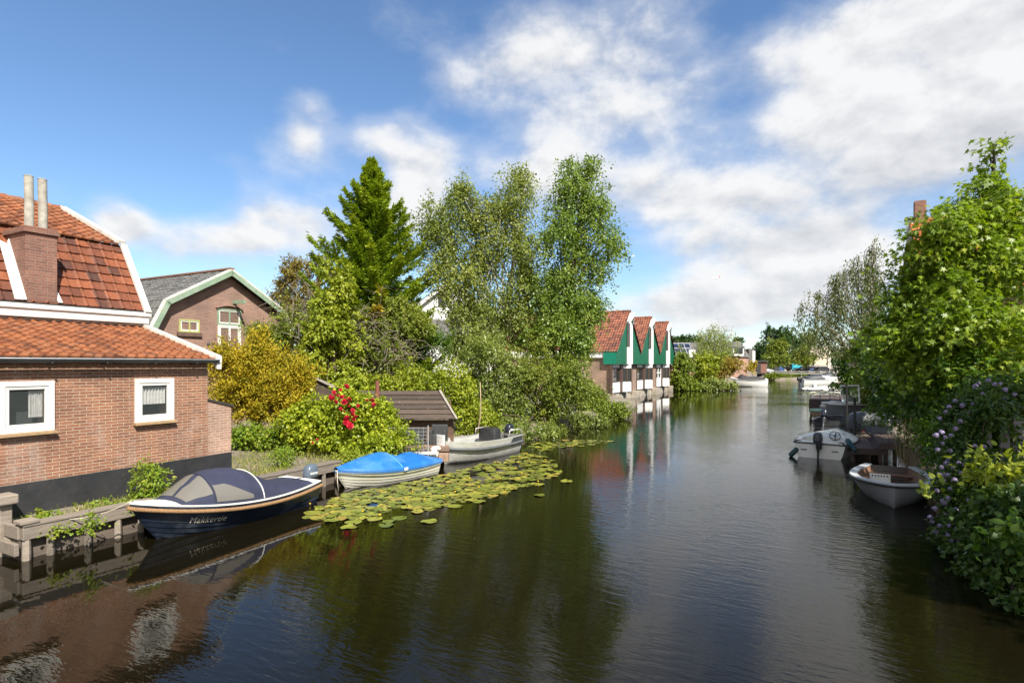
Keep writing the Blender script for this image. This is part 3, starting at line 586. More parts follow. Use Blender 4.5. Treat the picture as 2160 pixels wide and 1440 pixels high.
# ================================================================ boats
class Hull:
    """x forward from the stern, y to port, z up from the waterline"""
    def __init__(s, L, Bm, zb, zs, zm, tr=.8, keel=-.22, full=.42, vee=.55, rake=.25, p=2.3, flare=.0):
        s.L, s.B, s.zb, s.zs, s.zm, s.tr, s.keel, s.full, s.vee, s.rake, s.p, s.flare = L, Bm, zb, zs, zm, tr, keel, full, vee, rake, p, flare
    def hb(s, q):
        if q < s.full: return s.B/2*(s.tr+(1-s.tr)*math.sin(PI/2*q/s.full))
        return s.B/2*max(0, 1-((q-s.full)/(1-s.full))**s.p)**.8
    def sheer(s, q):
        a = 4*(s.zm-(s.zs+s.zb)/2)*1.0
        return s.zs+(s.zb-s.zs)*q+a*q*(1-q)
    def pt(s, q, wv, side=1, off=0.0):
        """q along 0 stern .. 1 bow, wv 0 keel .. 1 sheer"""
        e = s.vee*(.45+.9*q**3); hbv = s.hb(q)
        y = hbv*(max(wv, 0)**e)*(1+s.flare*(wv-1)*q); kz = s.keel+(.0-s.keel)*.85*max(0, (q-.6)/.4)**2
        z = kz+(s.sheer(q)-kz)*wv; x = s.L*q-s.rake*(1-wv)**1.3*q**5
        return Vector((x, side*(max(0, y+off) if hbv > .001 else 0), z))
    def skin(s, n=26, m=8, lap=0.0, inset=0.0, w0=0.0, w1=1.0):
        mb = MB()
        for side in (1, -1):
            rows = []
            for k in range(m):
                a, b = w0+(w1-w0)*k/m, w0+(w1-w0)*(k+1)/m
                if lap:
                    rows.append([s.pt(q, a, side, lap) for q in QS(n)]); rows.append([s.pt(q, b, side, 0) for q in QS(n)])
                else:
                    if k == 0: rows.append([s.pt(q, a, side, -inset) for q in QS(n)])
                    rows.append([s.pt(q, b, side, -inset) for q in QS(n)])
            mb.grid(rows if side == -1 else [r_[::-1] for r_ in rows])
        # transom
        L_ = [s.pt(0, w0+(w1-w0)*k/m, 1, -inset) for k in range(m+1)]; R_ = [s.pt(0, w0+(w1-w0)*k/m, -1, -inset) for k in range(m+1)]
        mb.grid([L_, R_])
        return mb
    def rail(s, wv=1.0, off=0.0, n=40, dz=0.0, stern=True):
        P = [s.pt(q, wv, 1, off)+Vector((0, 0, dz)) for q in QS(n)]; Q = [s.pt(q, wv, -1, off)+Vector((0, 0, dz)) for q in QS(n)][::-1]
        return P+Q[1:]
def QS(n): return [1-(1-i/n)**1.25 if False else (i/n) for i in range(n)]+[.985, 1.0]
def flatrail(mb, P, wd, th, inward=True):
    """flat strip of width wd following the closed sheer loop P, pushed inward"""
    n = len(P); c = sum((p for p in P), Vector())/n; out = []; inn = []
    for i in range(n):
        d = (P[min(i+1, n-1)]-P[max(i-1, 0)]); d.z = 0
        if d.length < 1e-6: d = Vector((0, -1, 0))
        d.normalize(); nn = Vector((d.y, -d.x, 0))
        if i in (n//2,): nn = Vector((-1, 0, 0))
        inn.append(P[i]+nn*wd)
    up = Vector((0, 0, th))
    mb.grid([[p for p in P], [p+up for p in P], [p+up for p in inn], [p for p in inn]]); return inn
def rope3(mb, P, rad, pitch=.11, strands=3, n=6, step=.014):
    L = [0]; 
    for a, b in zip(P[:-1], P[1:]): L.append(L[-1]+(b-a).length)
    tot = L[-1]; k = int(tot/step); xs = np.linspace(0, tot, k)
    A = np.array([list(p) for p in P]); Q = np.stack([np.interp(xs, L, A[:, i]) for i in range(3)], 1)
    pts = [Vector(q) for q in Q]
    for s_ in range(strands):
        out = []
        for i, p in enumerate(pts):
            d = (pts[min(i+1, k-1)]-pts[max(i-1, 0)]).normalized(); X = d.cross(Vector((0, 0, 1))).normalized(); Y = d.cross(X)
            a = 2*PI*(xs[i]/pitch+s_/strands); out.append(p+(X*math.cos(a)+Y*math.sin(a))*rad*.52)
        mb.tube(out, rad*.56, n)
def outboard(parent, x, z, cowl, leg, s=1.0, tilt=0.0, mats=None, y=0.0, stripe=None, lean=(0, 0, 0)):
    """engine hung behind the transom at x, cowl bottom at z: outboard_motor > cowl, leg, bracket, tiller"""
    Rm = Matrix.Rotation(tilt, 3, 'Y'); O = Vector((x, y, z))
    def q(v): return O+Rm @ (Vector(v)*s)
    X, Y = Rm @ Vector((1, 0, 0)), Vector((0, 1, 0))
    mb = MB(); rr = []
    for zz, cx, rx, ry in ((-.02, -.20, .13, .10), (.0, -.20, .17, .125), (.08, -.205, .185, .135), (.20, -.215, .18, .13), (.28, -.225, .15, .115), (.32, -.235, .10, .08), (.335, -.24, .04, .03)):
        rr.append(sect(q((cx, 0, zz)), X, Y, rx*s, ry*s, 3.2, 20))
    mb.loft(rr); c = mb.build('outboard_motor', cowl, parent, smooth=True, world=False, autosm=45)
    mb = MB(); rr = []
    for zz, cx, rx, ry in ((-.02, -.2, .11, .085), (-.10, -.19, .085, .06), (-.3, -.18, .07, .035), (-.55, -.19, .07, .03), (-.62, -.2, .13, .055), (-.64, -.2, .12, .05), (-.66, -.2, .06, .025), (-.85, -.2, .07, .02)): rr.append(sect(q((cx, 0, zz)), X, Y, rx*s, ry*s, 2.2, 12))
    mb.loft(rr); mb.build('motor_leg', leg, c, smooth=True, world=False)
    mb = MB(); mb.box(q((-.045, 0, -.10)), (.10*s, .16*s, .24*s), (X, Y, Rm @ Vector((0, 0, 1)))); mb.tube([q((0, .05, .02)), q((.22, .06, .05)), q((.38, .06, .06))], [.015*s, .016*s, .02*s], 8); mb.build('motor_bracket', M('black plastic', (.02, .02, .022), .45, .1), c, world=False)
    if stripe:
        for sd_ in (-1, 1):
            mb = MB(); mb.box(q((-.20, sd_*.138, .12)), (.24*s, .004, .055*s), (X, Y, Rm @ Vector((0, 0, 1)))); mb.build('motor_decal', stripe, c, world=False)
    return c
def text_mesh(body, size, shear=0.0, extrude=.002, space=1.0, off=0.0):
    cu = bpy.data.curves.new('t', 'FONT'); cu.body = body; cu.size = size; cu.shear = shear; cu.space_character = space; cu.extrude = 0; cu.offset = off; cu.resolution_u = 3
    o = bpy.data.objects.new('t', cu); COL.objects.link(o); bpy.context.view_layer.update()
    me = bpy.data.meshes.new_from_object(o.evaluated_get(bpy.context.evaluated_depsgraph_get()))
    V = [v.co.copy() for v in me.vertices]; Fs = [tuple(p.vertices) for p in me.polygons]
    bpy.data.objects.remove(o); bpy.data.meshes.remove(me); return V, Fs
navy = M('worn navy gelcoat', (.012, .019, .035), .32, .35, 2.5, bmp=.15, bscale=5, dirt=((.14, .16, .19), .55)); navycl = M('faded navy canvas', (.026, .030, .060), .85, .22, 2.2, bmp=.35, bscale=7)
deckw = M('white deck', (.74, .73, .68), .4, .06, 4, dirt=((.45, .42, .34), .3)); ropem = M('manila rope', (.26, .15, .07), .9, .25, 30)
blackp = M('black plastic', (.02, .02, .022), .45, .1); greyeng = M('grey blue cowl', (.10, .13, .17), .28, .1, 3); alu = M('brushed aluminium', (.60, .60, .56), .42, .18, 3, metal=.3, stretch=(1, 6, 6), dirt=((.30, .31, .25), .45))
# ---- navy boat with canvas hood
nb = thing('motor_boat', 'navy clinker motor boat with blue canvas hood, rope fender and the name Makkertie', 'boat', (-6.73+T.x*3.85, 10.0+T.y*3.85, 0), PHI+PI)
h = Hull(3.85, 1.56, .74, .50, .45, tr=.74, keel=-.2, vee=.5, rake=.5, p=2.2, flare=.16)
hn = h
hu = h.skin(30, 7, lap=.013).build('hull', navy, nb, world=False, smooth=True, autosm=25)
P = h.rail(1.0, .045, dz=-.075); mb = MB(); rope3(mb, P, .038); mb.build('rope_fender', ropem, nb, world=False, smooth=True)
P = h.rail(1.0, .012, dz=.005); mb = MB(); flatrail(mb, P, .06, .025); mb.build('gunwale', deckw, nb, world=False)
mb = MB(); rows = []
for q in np.linspace(.76, .985, 9): rows.append([h.pt(q, 1, s_, -.02)*(1) + Vector((0, 0, .03+.03*(1-s_*s_))) if s_ in (-1, 1) else Vector((h.L*q, h.hb(q)*s_*.95, h.sheer(q)+.03+.04*(1-s_*s_))) for s_ in (-1, -.6, -.2, .2, .6, 1)])
mb.grid(rows); mb.build('foredeck', deckw, nb, world=False, smooth=True)
mb = MB(); mb.box((.14, 0, .52), (.24, 1.10, .04)); mb.build('stern_deck', deckw, nb, world=False, bevel=.01)
kx = [.24, .75, 1.2, 1.62, 1.95, 2.3, 2.62, 2.95, 3.18]; kh = [.05, .12, .25, .50, .60, .60, .53, .27, .02]
def cover(hull, kx, kh, inset=.03, e=2.2, fold=.012, n=22, sag=0.0):
    def f(x, a):
        q = x/hull.L; hbv = hull.hb(q)-inset; ht = float(np.interp(x, kx, kh)); ca, sa = math.cos(a), math.sin(a)
        ee = e-.5*min(1, max(0, (x-1.9)))*0
        y = hbv*math.copysign(abs(ca)**(2/ee), ca); z = hull.sheer(q)+.035+ht*abs(sa)**(2/ee)
        z += fold*math.sin(x*19+3*ca)*sa*(.4+.6*math.sin(x*4.3+a*2)); y += fold*.6*math.sin(a*9+x*6)*abs(sa)
        return Vector((x, y, z))
    return f
cf = cover(h, kx, kh, e=1.85)
mb = MB(); mb.grid([[cf(x, a) for a in np.linspace(0, PI, 34)] for x in np.linspace(kx[0], kx[-1], 46)]); hood = mb.build('canvas_hood', navycl, nb, world=False, smooth=True)
def patch(f, x0, x1, a0, a1, off, nx=14, na=12, sk=0.0, shape=None):
    mb = MB(); rows = []
    for i in range(nx+1):
        row = []
        for j in range(na+1):
            s_, t_ = i/nx, j/na
            if shape: x, a = shape(s_, t_)
            else: x = x0+(x1-x0)*s_+sk*t_; a = a0+(a1-a0)*t_
            p = f(x, a); d1 = f(x+.01, a)-f(x-.01, a); d2 = f(x, a+.02)-f(x, a-.02); n_ = d1.cross(d2).normalized()
            if n_.z < 0 and abs(n_.z) > .05: n_ = -n_
            if n_.y*p.y < 0 and abs(n_.z) < .5: n_ = -n_
            row.append(p+n_*off)
        rows.append(row)
    return mb.grid(rows)
plast = clear_mat('cloudy clear vinyl', (.25, .235, .20), .62, .22)
patch(cf, 2.66, 3.10, PI/2-.05, PI-.42, .012).build('hood_window', plast, hood, world=False, smooth=True)
patch(cf, 2.66, 3.10, .42, PI/2-.25, .012).build('hood_window', plast, hood, world=False, smooth=True)
for a_, b_ in ((PI-.62, PI-.10), (.10, .62)):
    am = lambda s_, t_, a_=a_, b_=b_: (1.9+.72*s_, (PI-.10 if a_ > 1 else .10)+((-1 if a_ > 1 else 1)*(.10+.50*min(1, s_*1.35+.05))*t_))
    patch(cf, 0, 0, 0, 0, .012, shape=am).build('hood_window', plast, hood, world=False, smooth=True)
mb = MB(); mb.tube([cf(1.66, a)+Vector((0, 0, .012)) for a in np.linspace(0, PI, 30)], .012, 6); mb.build('hood_piping', deckw, hood, world=False)
mb = MB()
for xs_ in (2.64,): mb.tube([cf(xs_, a)*1+Vector((0, 0, .006)) for a in np.linspace(0, PI, 30)], .01, 6)
mb.build('hood_seam', M('navy seam', (.02, .024, .05), .8), hood, world=False)
outboard(nb, -.02, .50, greyeng, M('dark leg', (.05, .055, .06), .4), .95, stripe=M('silver decal', (.55, .57, .6), .4))
TV, TF = text_mesh('Makkertie', .17, shear=.28, space=1.10, off=-.0008)
wtx = max(v.x for v in TV)
for sd_ in (1,):
    Vn = []
    for v in TV:
        x = 3.08-v.x*.86; q = x/h.L; wv = .56+v.y*1.42+.0*v.x; Vn.append(h.pt(q, wv, sd_, .024))
    mb = MB(); mb.add(Vn, TF); mb.build('boat_name', M('cream lettering', (.78, .72, .58), .5, .03), nb, world=False)
# ---- white boat under a blue tarpaulin
ang = R(52.5); fd = Vector((math.cos(ang), math.sin(ang), 0)); bb = Vector((-4.5, 14.45, 0))
bl = thing('dinghy', 'white clinker dinghy under a bright blue tarpaulin at the lily pads', 'boat', bb+fd*3.25, ang+PI)
h = Hull(3.25, 1.36, .52, .38, .38, tr=.82, keel=-.18, vee=.5, rake=.34, p=2.3, flare=.12)
h.skin(28, 7, lap=.012).build('hull', M('cream white hull', (.70, .68, .58), .4, .08, 3, dirt=((.40, .36, .25), .4)), bl, world=False, smooth=True, autosm=25)
tarp = M('blue tarpaulin', (.012, .135, .43), .5, .14, 3, bmp=.35, bscale=6, dirt=((.14, .33, .62), .4))
kx = [-.03, .25, .7, 1.1, 1.45, 1.75, 2.0, 2.5, 3.0, 3.22]; kh = [.02, .13, .27, .20, .27, .38, .36, .24, .09, .02]
cf = cover(h, kx, kh, inset=-.03, e=1.28, fold=.018)
mb = MB(); rows = [[cf(x, a) for a in np.linspace(0, PI, 34)] for x in np.linspace(-.03, 3.22, 50)]
for r_ in rows: r_.insert(0, r_[0]+Vector((0, .004, -.06))); r_.append(r_[-1]+Vector((0, -.004, -.06)))
mb.grid(rows); tp = mb.build('tarpaulin', tarp, bl, world=False, smooth=True)
mb = MB(); mb.tube([cf(1.62, a)+Vector((0, 0, .006)) for a in np.linspace(0.05, PI-.05, 30)], .014, 6); mb.build('tarp_seam', M('light blue seam', (.10, .32, .66), .5), tp, world=False, smooth=True)
q = 1.5/h.L; mb = MB(); mb.box((1.5, h.hb(q)+.045, h.sheer(q)+.0), (.13, .006, .075)); mb.build('tarp_tag', deckw, tp, world=False)
P = h.rail(1.0, .038, dz=-.05); mb = MB(); mb.tube(P, .011, 6); mb.build('tarp_cord', tarp, tp, world=False)
ob = outboard(bl, -.12, .40, M('white cowl', (.76, .75, .71), .35, .05), M('white leg', (.6, .6, .56), .4), .95, y=.0, stripe=M('black decal', (.03, .03, .035), .4))
# ---- aluminium workboat
ang = R(57.5); fd = Vector((math.cos(ang), math.sin(ang), 0)); bb = Vector((-2.25, 18.15, 0))
ab = thing('workboat', 'open grey aluminium workboat with black rub rail and covered console near the shed', 'boat', bb+fd*3.75, ang+PI)
h = Hull(3.75, 1.66, .74, .62, .62, tr=.92, keel=-.15, vee=.32, rake=.16, p=3.4, full=.5)
h.skin(26, 8).build('hull', alu, ab, world=False, smooth=True, autosm=40)
h.skin(26, 6, inset=.05, w0=.25).build('inner_hull', alu, ab, world=False, smooth=True)
mb = MB(); mb.grid([[h.pt(q, .25, s_, -.05) for q in QS(20)] for s_ in (1, -1)]); mb.build('floor', M('grey deck plate', (.25, .25, .24), .6), ab, world=False)
mb = MB(); flatrail(mb, h.rail(1, 0.0), .06, .012); mb.build('gunwale', alu, ab, world=False)
mb = MB(); mb.tube(h.rail(.70, .035), .05, 8); mb.build('rub_rail', M('grey rubber rail', (.10, .105, .11), .6, .15), ab, world=False, smooth=True)
for s_ in (1, -1):
    mb = MB(); mb.grid([[h.pt(q, w_, s_, .012) for q in np.linspace(.01, .20+.03*(.99-w_)/.2, 8)] for w_ in (.76, .985)]); mb.build('dark_side_panel', M('dark panel', (.05, .055, .06), .5), ab, world=False)
mb = MB(); mb.loft([sect((1.05+dx, 0, z), Vector((1, 0, 0)), Vector((0, 1, 0)), rx, ry, 4, 20) for z, rx, ry, dx in ((.2, .26, .40, 0), (.7, .25, .38, 0), (.9, .22, .36, -.02), (.94, .12, .25, -.03))]); mb.build('console_cover', M('black vinyl cover', (.03, .03, .032), .4, .3, 5, bmp=.6, bscale=8), ab, world=False, smooth=True, autosm=50)
mb = MB(); z0 = .62
mb.tube([Vector((.9, .74, .66)), Vector((.88, .74, .84)), Vector((.2, .72, .84)), Vector((.06, .70, .78)), Vector((-.0, .70, .64))], .018, 8); mb.tube([Vector((.9, -.74, .66)), Vector((.88, -.74, .84)), Vector((.2, -.72, .84)), Vector((.06, -.70, .78)), Vector((-.0, -.70, .64))], .018, 8); mb.build('hand_rail', alu, ab, world=False, smooth=True)
outboard(ab, -.02, .66, M('black navy cowl', (.018, .022, .035), .25, .1), M('dark leg', (.05, .055, .06)), 1.0, stripe=M('silver decal', (.55, .57, .6), .4), tilt=R(-8))
mb = MB(); mb.loft([sect((3.80, 0, z), Vector((1, 0, 0)), Vector((0, 1, 0)), .06, .17, 3, 14) for z in (.3, .95)]); mb.build('bow_plate', M('pale perforated plate', (.55, .56, .55), .5, .25, 14), ab, world=False)
# ---- small open rowing boat on the right
rb_b = Vector((8.47, 12.6, 0)); rs = Vector((10.26, 15.45, 0)); fd = (rb_b-rs).normalized(); ang = math.atan2(fd.y, fd.x)
rb = thing('rowing_boat', 'white open rowing boat with wide gunwale lying empty beside the flowering hedge', 'boat', rs, ang)
Lr = (rb_b-rs).length+.1
h = Hull(Lr, 1.74, .52, .44, .42, tr=.62, keel=-.2, vee=.5, rake=.14, p=2.1, full=.45, flare=.1)
h.skin(26, 8).build('hull', M('dull white hull', (.27, .27, .27), .5, .15, 3, dirt=((.18, .18, .17), .5)), rb, world=False, smooth=True)
inn = M('brown boat lining', (.20, .115, .075), .7, .3, 5)
h.skin(26, 6, inset=.12, w0=.35).build('lining', inn, rb, world=False, smooth=True)
mb = MB(); mb.grid([[h.pt(q, .35, s_, -.12) for q in QS(20)] for s_ in (1, -1)]); mb.build('floor', inn, rb, world=False)
mb = MB(); flatrail(mb, h.rail(1, .03), .17, .035); mb.build('gunwale', M('grey white gunwale', (.52, .53, .54), .5, .08, 4, dirt=((.3, .3, .28), .4)), rb, world=False)
mb = MB(); mb.tube(h.rail(1, .03, dz=-.02), .025, 8); mb.build('rub_strake', M('black rub strake', (.02, .02, .02), .6), rb, world=False)
mb = MB(); mb.box((1.18, -.24, .27), (.05, .46, .24)); mb.box((1.35, -.24, .16), (.35, .46, .05)); st = mb.build('seat', deckw, rb, world=False, bevel=.015)
for i in range(6): mb = MB(); mb.box((1.209, -.40+i*.064, .35), (.006, .028, .04)); mb.build('seat_slot', blackp, st, world=False)
mb = MB(); mb.box((.32, 0, .26), (.22, 1.1, .04)); mb.build('thwart', inn, rb, world=False, bevel=.01)
# ---- white sports boat
ang = R(52); fd = Vector((math.cos(ang), math.sin(ang), 0)); sb0 = Vector((10.45, 19.35, 0))
sbt = thing('sport_boat', 'white moulded speedboat with steering wheel and grey outboard tied to the dark jetty', 'boat', sb0, ang)
h = Hull(3.7, 1.84, .60, .50, .50, tr=.84, keel=-.2, vee=.35, rake=.6, p=2.4, full=.4, flare=.1)
gel = M('white gelcoat', (.83, .83, .79), .25, .05, 3, dirt=((.5, .48, .4), .3))
h.skin(26, 8).build('hull', gel, sbt, world=False, smooth=True, autosm=40)
mb = MB(); mb.tube(h.rail(1, .012), .03, 8); mb.tube([h.pt(0, 1, s_, .012) for s_ in (1, .5, 0, -.5, -1)] if False else [Vector((0, y, h.sheer(0))) for y in (h.hb(0)+.01, 0, -h.hb(0)-.01)], .03, 8); mb.build('rub_rail', M('grey rubber rail', (.10, .105, .11)), sbt, world=False, smooth=True)
rows = []
for x in np.linspace(1.35, 3.66, 22):
    q_ = x/h.L; ht = .20*math.sin(min(1, (x-1.35)/.5+.35)*PI/2)*(1-.55*((x-1.35)/2.3)); rows.append([Vector((x, h.hb(q_)*c, h.sheer(q_)+.02+ht*(1-abs(c)**2.6))) for c in np.linspace(-1, 1, 21)])
mb = MB(); mb.grid(rows); mb.grid([rows[0], [Vector((p.x+.05, p.y, .30)) for p in rows[0]]]); mb.build('foredeck', gel, sbt, world=False, smooth=True, autosm=50)
rows = []
for s_ in (1, -1):
    rr = []
    for x in np.linspace(0, 1.4, 10): q_ = x/h.L; y = h.hb(q_); rr.append([Vector((x, s_*y, h.sheer(q_)+.02)), Vector((x, s_*(y-.06), h.sheer(q_)+.09)), Vector((x, s_*(y-.20), h.sheer(q_)+.09)), Vector((x, s_*(y-.24), .2))])
    mb = MB(); mb.grid(rr); mb.build('side_deck', gel, sbt, world=False, smooth=True, autosm=50)
mb = MB(); mb.box((.14, 0, .50), (.30, 1.40, .10)); mb.box((.5, .0, .28), (.5, 1.3, .12)); mb.box((.95, 0, .20), (.9, 1.3, .04)); mb.build('cockpit', gel, sbt, world=False, bevel=.03)
mb = MB(); C0 = Vector((1.28, -.28, .66)); ax = Vector((.9, 0, .35)).normalized(); yy = Vector((0, 1, 0)); xx = ax.cross(yy)
mb.tube([C0+(yy*math.cos(a)+xx*math.sin(a))*.17 for a in np.linspace(0, 2*PI, 25)[:-1]], .014, 6, closed=True)
for a in (.3, PI-.3, -PI/2): mb.tube([C0, C0+(yy*math.cos(a)+xx*math.sin(a))*.17], .014, 6)
mb.tube([C0, C0+ax*.2], .025, 8); mb.build('steering_wheel', blackp, sbt, world=False, smooth=True)
mb = MB(); mb.tube([Vector((.25, .72, .55)), Vector((.3, .70, .74)), Vector((1.25, .66, .74)), Vector((1.3, -.1, .74))], .011, 6); mb.build('grab_rail', alu, sbt, world=False)
outboard(sbt, -.02, .56, M('charcoal cowl', (.05, .055, .065), .35, .1), M('charcoal leg', (.035, .037, .042), .4), 1.05, stripe=None)
mb = MB(); mb.box((-.425, 0, .70), (.006, .09, .06)); mb.build('motor_badge', deckw, sbt, world=False)
for s_ in (1, -1):
    mb = MB(); mb.box((-.008, s_*.47, .27), (.02, .20, .03)); mb.build('handle', blackp, sbt, world=False, bevel=.008)
fen = M('dark teal fender', (.012, .05, .055), .4, .15)
def fender(p0, p1, lab):
    a = thing('fender', lab, 'fender', ((p0+p1)/2), 0); d = (p1-p0)
    m = MB(); m.tube([p0+d*f for f in (0, .04, .10, .5, .9, .96, 1)], [.02, .06, .085, .09, .085, .06, .02], 12); m.build('fender_body', fen, a, smooth=True)
    m = MB(); m.tube([p0, p0-d.normalized()*.25+Vector((0, 0, .05))], .008, 5); m.build('fender_line', blackp, a)
fender(onz(1688, 940, .35), onz(1666, 961, .03), 'teal fender dangling in open water from the white speedboat')
fender(at(1786, 926, 19.2), at(1805, 952, 18.6), 'teal fender squeezed between the white speedboat and the jetty')
# ---- mooring lines
def line(lab, pts, rad=.010, mat=None, sag=.1):
    t = tag(None or MB().tube(pts, rad, 6).build('mooring_line', mat or M('grey line', (.40, .36, .28), .9, .2, 30), None, smooth=True), lab, 'rope'); return t
a = Vector((-6.70, 10.05, .80)); b = at(123, 1095, 9.75)
line('slack grey mooring line from the navy boat to the iron bollard on the quay', [a+(b-a)*f+Vector((0, 0, -.10*4*f*(1-f))) for f in np.linspace(0, 1, 12)])
tl = Vector((-4.42, 14.4, .5)); line('pale line hanging from the bow of the dinghy under blue tarpaulin', [tl, tl+Vector((-.01, .03, -.25)), tl+Vector((.02, .02, -.5))], .012, M('pale line', (.6, .52, .42), .9))
# ================================================================ left quay
qy = thing('timber_quay', 'weathered grey timber quay wall with driven posts below the brick house', 'quay', B(8, 11.5, 0), PHI)
oak = wood_mat('weathered quay timber', (.22, .185, .15), .4, spots=((.30, .28, .22), .5)); oak2 = wood_mat('damp quay planks', (.125, .10, .08), .4)
def seg(u0, u1, wf, zt, parts):
    uu = u0
    while uu < u1-.05:
        ue = min(u1, uu+2.6); m = MB(); m.bbox(uu, ue-.004, wf-.10, wf+.03, zt-.21, zt, r=random.random()); m.build('beam', oak, qy, bevel=.012)
        m = MB(); m.bbox(uu, ue-.004, wf-.115, wf+.14, zt+.003, zt+.045, r=random.random()); m.build('cap_board', oak, qy, bevel=.008); uu = ue
    for k, (za, zb) in enumerate(((.18, zt-.2), (.0, .175), (-.3, -.005))):
        m = MB(); m.bbox(u0, u1, wf+.045, wf+.075, za, zb, r=.3+.2*k); m.build('plank', oak2, qy)
seg(4.40, 14.55, 11.42, .55, None)
for i, u in enumerate([4.47, 4.80, 5.36, 5.85, 6.26]+[6.7+.46*k for k in range(17)]):
    m = MB(); m.tube([B(u+random.uniform(-.02, .02), 11.375, -.5), B(u, 11.375, .1), B(u, 11.38, .345)], [.062, .060, .056], 7, r=random.random()); m.build('post', oak, qy)
m = MB(); m.bbox(4.38, 4.46, 11.45, 12.3, .34, .55, r=.6); m.build('return_beam', oak, qy, bevel=.01)
m = MB(); m.bbox(4.36, 4.62, 11.29, 11.56, .60, .655, r=.8); m.build('corner_cap', oak, qy, bevel=.01)
m = MB(); m.bbox(4.41, 4.45, 11.45, 12.3, -.4, .33, r=.2); m.build('return_plank', oak2, qy)
bp = thing('mooring_post', 'thick square timber post with capping block at the quay corner', 'post', B(4.43, 12.02, 0), PHI)
m = MB(); m.bbox(4.33, 4.50, 11.94, 12.11, -.4, .86, r=.7); m.build('shaft', oak, bp, bevel=.015)
m = MB(); m.bbox(4.28, 4.55, 11.84, 12.18, .863, 1.02, r=.9); m.build('cap', oak, bp, bevel=.02)
m = MB(); m.bbox(4.30, 4.37, 11.36, 11.86, .10, .30, r=.5); m.build('brace', oak, bp, bevel=.01)
bo = thing('iron_bollard', 'small rusty iron bollard on the quay cap tied with the slack line', 'bollard', at(122, 1098, 9.75), PHI)
p = at(122, 1103, 9.75); m = MB(); m.tube([p, p+Vector((0, 0, .08)), p+Vector((0, 0, .10))], [.025, .022, .05], 8); m.build('stem', M('rusty iron', (.10, .06, .04), .8, .3, 20), bo, smooth=True)
m = MB(); m.tube([p+Vector((-.07, 0, .085)), p+Vector((.07, 0, .085))], .016, 6); m.build('cross_pin', M('rusty iron', (.10, .06, .04)), bo, smooth=True)
# ================================================================ lily pads
m_, nt, b_, out = new_mat('lily pad'); oi = nd(nt, 'ShaderNodeObjectInfo'); tc = nd(nt, 'ShaderNodeTexCoord')
f = noise(nt, tc.outputs['Object'], 9, 4, .6); k = math_(nt, 'ADD', math_(nt, 'MULTIPLY', oi.outputs['Random'], .75), math_(nt, 'MULTIPLY', f, .3))
c = ramp(nt, k, [(.15, (.10, .13, .02)), (.45, (.20, .22, .03)), (.75, (.29, .27, .045)), (.95, (.33, .22, .05))]); lk(nt, c, b_.inputs['Base Color']); b_.inputs['Roughness'].default_value = .38
padm = m_
def pad_mesh(seed):
    rg = random.Random(seed); n = 22; V = [(0, 0, .004)]; Fs = []; cut = .16
    ring = []
    for j, rr in enumerate((.55, 1.0)):
        for i in range(n):
            a = cut+(2*PI-2*cut)*i/(n-1); r_ = rr*(1+.05*math.sin(a*3+seed)+.03*math.sin(a*7+seed*2))
            curl = .0 if j == 0 else .018*max(0, math.sin(a*2+seed*1.7))**3+.004
            V.append((r_*math.cos(a), r_*math.sin(a)*.92, .004+curl))
    for i in range(n-1): Fs += [(0, 1+i, 2+i), (1+i, 1+n+i, 2+n+i, 2+i)]
    me = bpy.data.meshes.new('lily_pad'); me.from_pydata(V, [], Fs); me.update(); me.polygons.foreach_set('use_smooth', [True]*len(Fs)); me.materials.append(padm); return me
PM = [pad_mesh(i) for i in range(9)]
def inpoly(x, y, P):
    c = False; j = len(P)-1
    for i in range(len(P)):
        if (P[i][1] > y) != (P[j][1] > y) and x < (P[j][0]-P[i][0])*(y-P[i][1])/(P[j][1]-P[i][1])+P[i][0]: c = not c
        j = i
    return c
PADP = [(700, 1052), (735, 1038), (800, 1030), (930, 1003), (985, 985), (1060, 972), (1100, 955), (1145, 960), (1175, 975), (1180, 998), (1110, 1030), (1040, 1048), (960, 1062), (900, 1078), (840, 1072), (760, 1096), (690, 1098), (640, 1090), (650, 1078), (690, 1062)]
PADF = [(1108, 948), (1130, 932), (1200, 926), (1300, 930), (1240, 940), (1180, 945), (1140, 952)]
rg = random.Random(11); pts = []
def try_add(x, y, r, md):
    p = onz(x, y)
    if all((p-q).length > md*(r+s_) for q, s_ in pts): pts.append((p, r)); return True
for (x, y) in [(815, 1108), (842, 1093), (745, 1102), (735, 1112), (700, 1098), (790, 1095), (880, 1080), (925, 1066), (960, 1068), (1005, 1047), (1060, 1040), (1120, 1022), (1138, 1045), (1195, 1015), (1165, 1004), (820, 1100), (1135, 1022), (660, 1082), (905, 1100), (1010, 1058)]: try_add(x, y, rg.uniform(.13, .19), .5)
tries = 0
while len(pts) < 262 and tries < 30000:
    tries += 1; x, y = rg.uniform(640, 1190), rg.uniform(950, 1100)
    if inpoly(x, y, PADP): try_add(x, y, rg.uniform(.10, .175), .52)
tries = 0
while len(pts) < 296 and tries < 8000:
    tries += 1; x, y = rg.uniform(1100, 1320), rg.uniform(924, 956)
    if inpoly(x, y, PADF): try_add(x, y, rg.uniform(.12, .19), .7)
for i, (p, r_) in enumerate(pts):
    o = bpy.data.objects.new('lily_pad', PM[i % 9]); COL.objects.link(o); o.location = p+Vector((0, 0, .003+.0004*(i % 13))); o.scale = (r_, r_, 1); o.rotation_euler = (rg.uniform(-.03, .03), rg.uniform(-.03, .03), rg.uniform(0, 6.28))
    tag(o, 'round yellow green water lily pad floating among the others by the moored boats', 'lily pad', 'water lily pads floating by the left bank')
VV = []; LI = []; LS = []; RN = []; rg2 = random.Random(5); cnt = 0
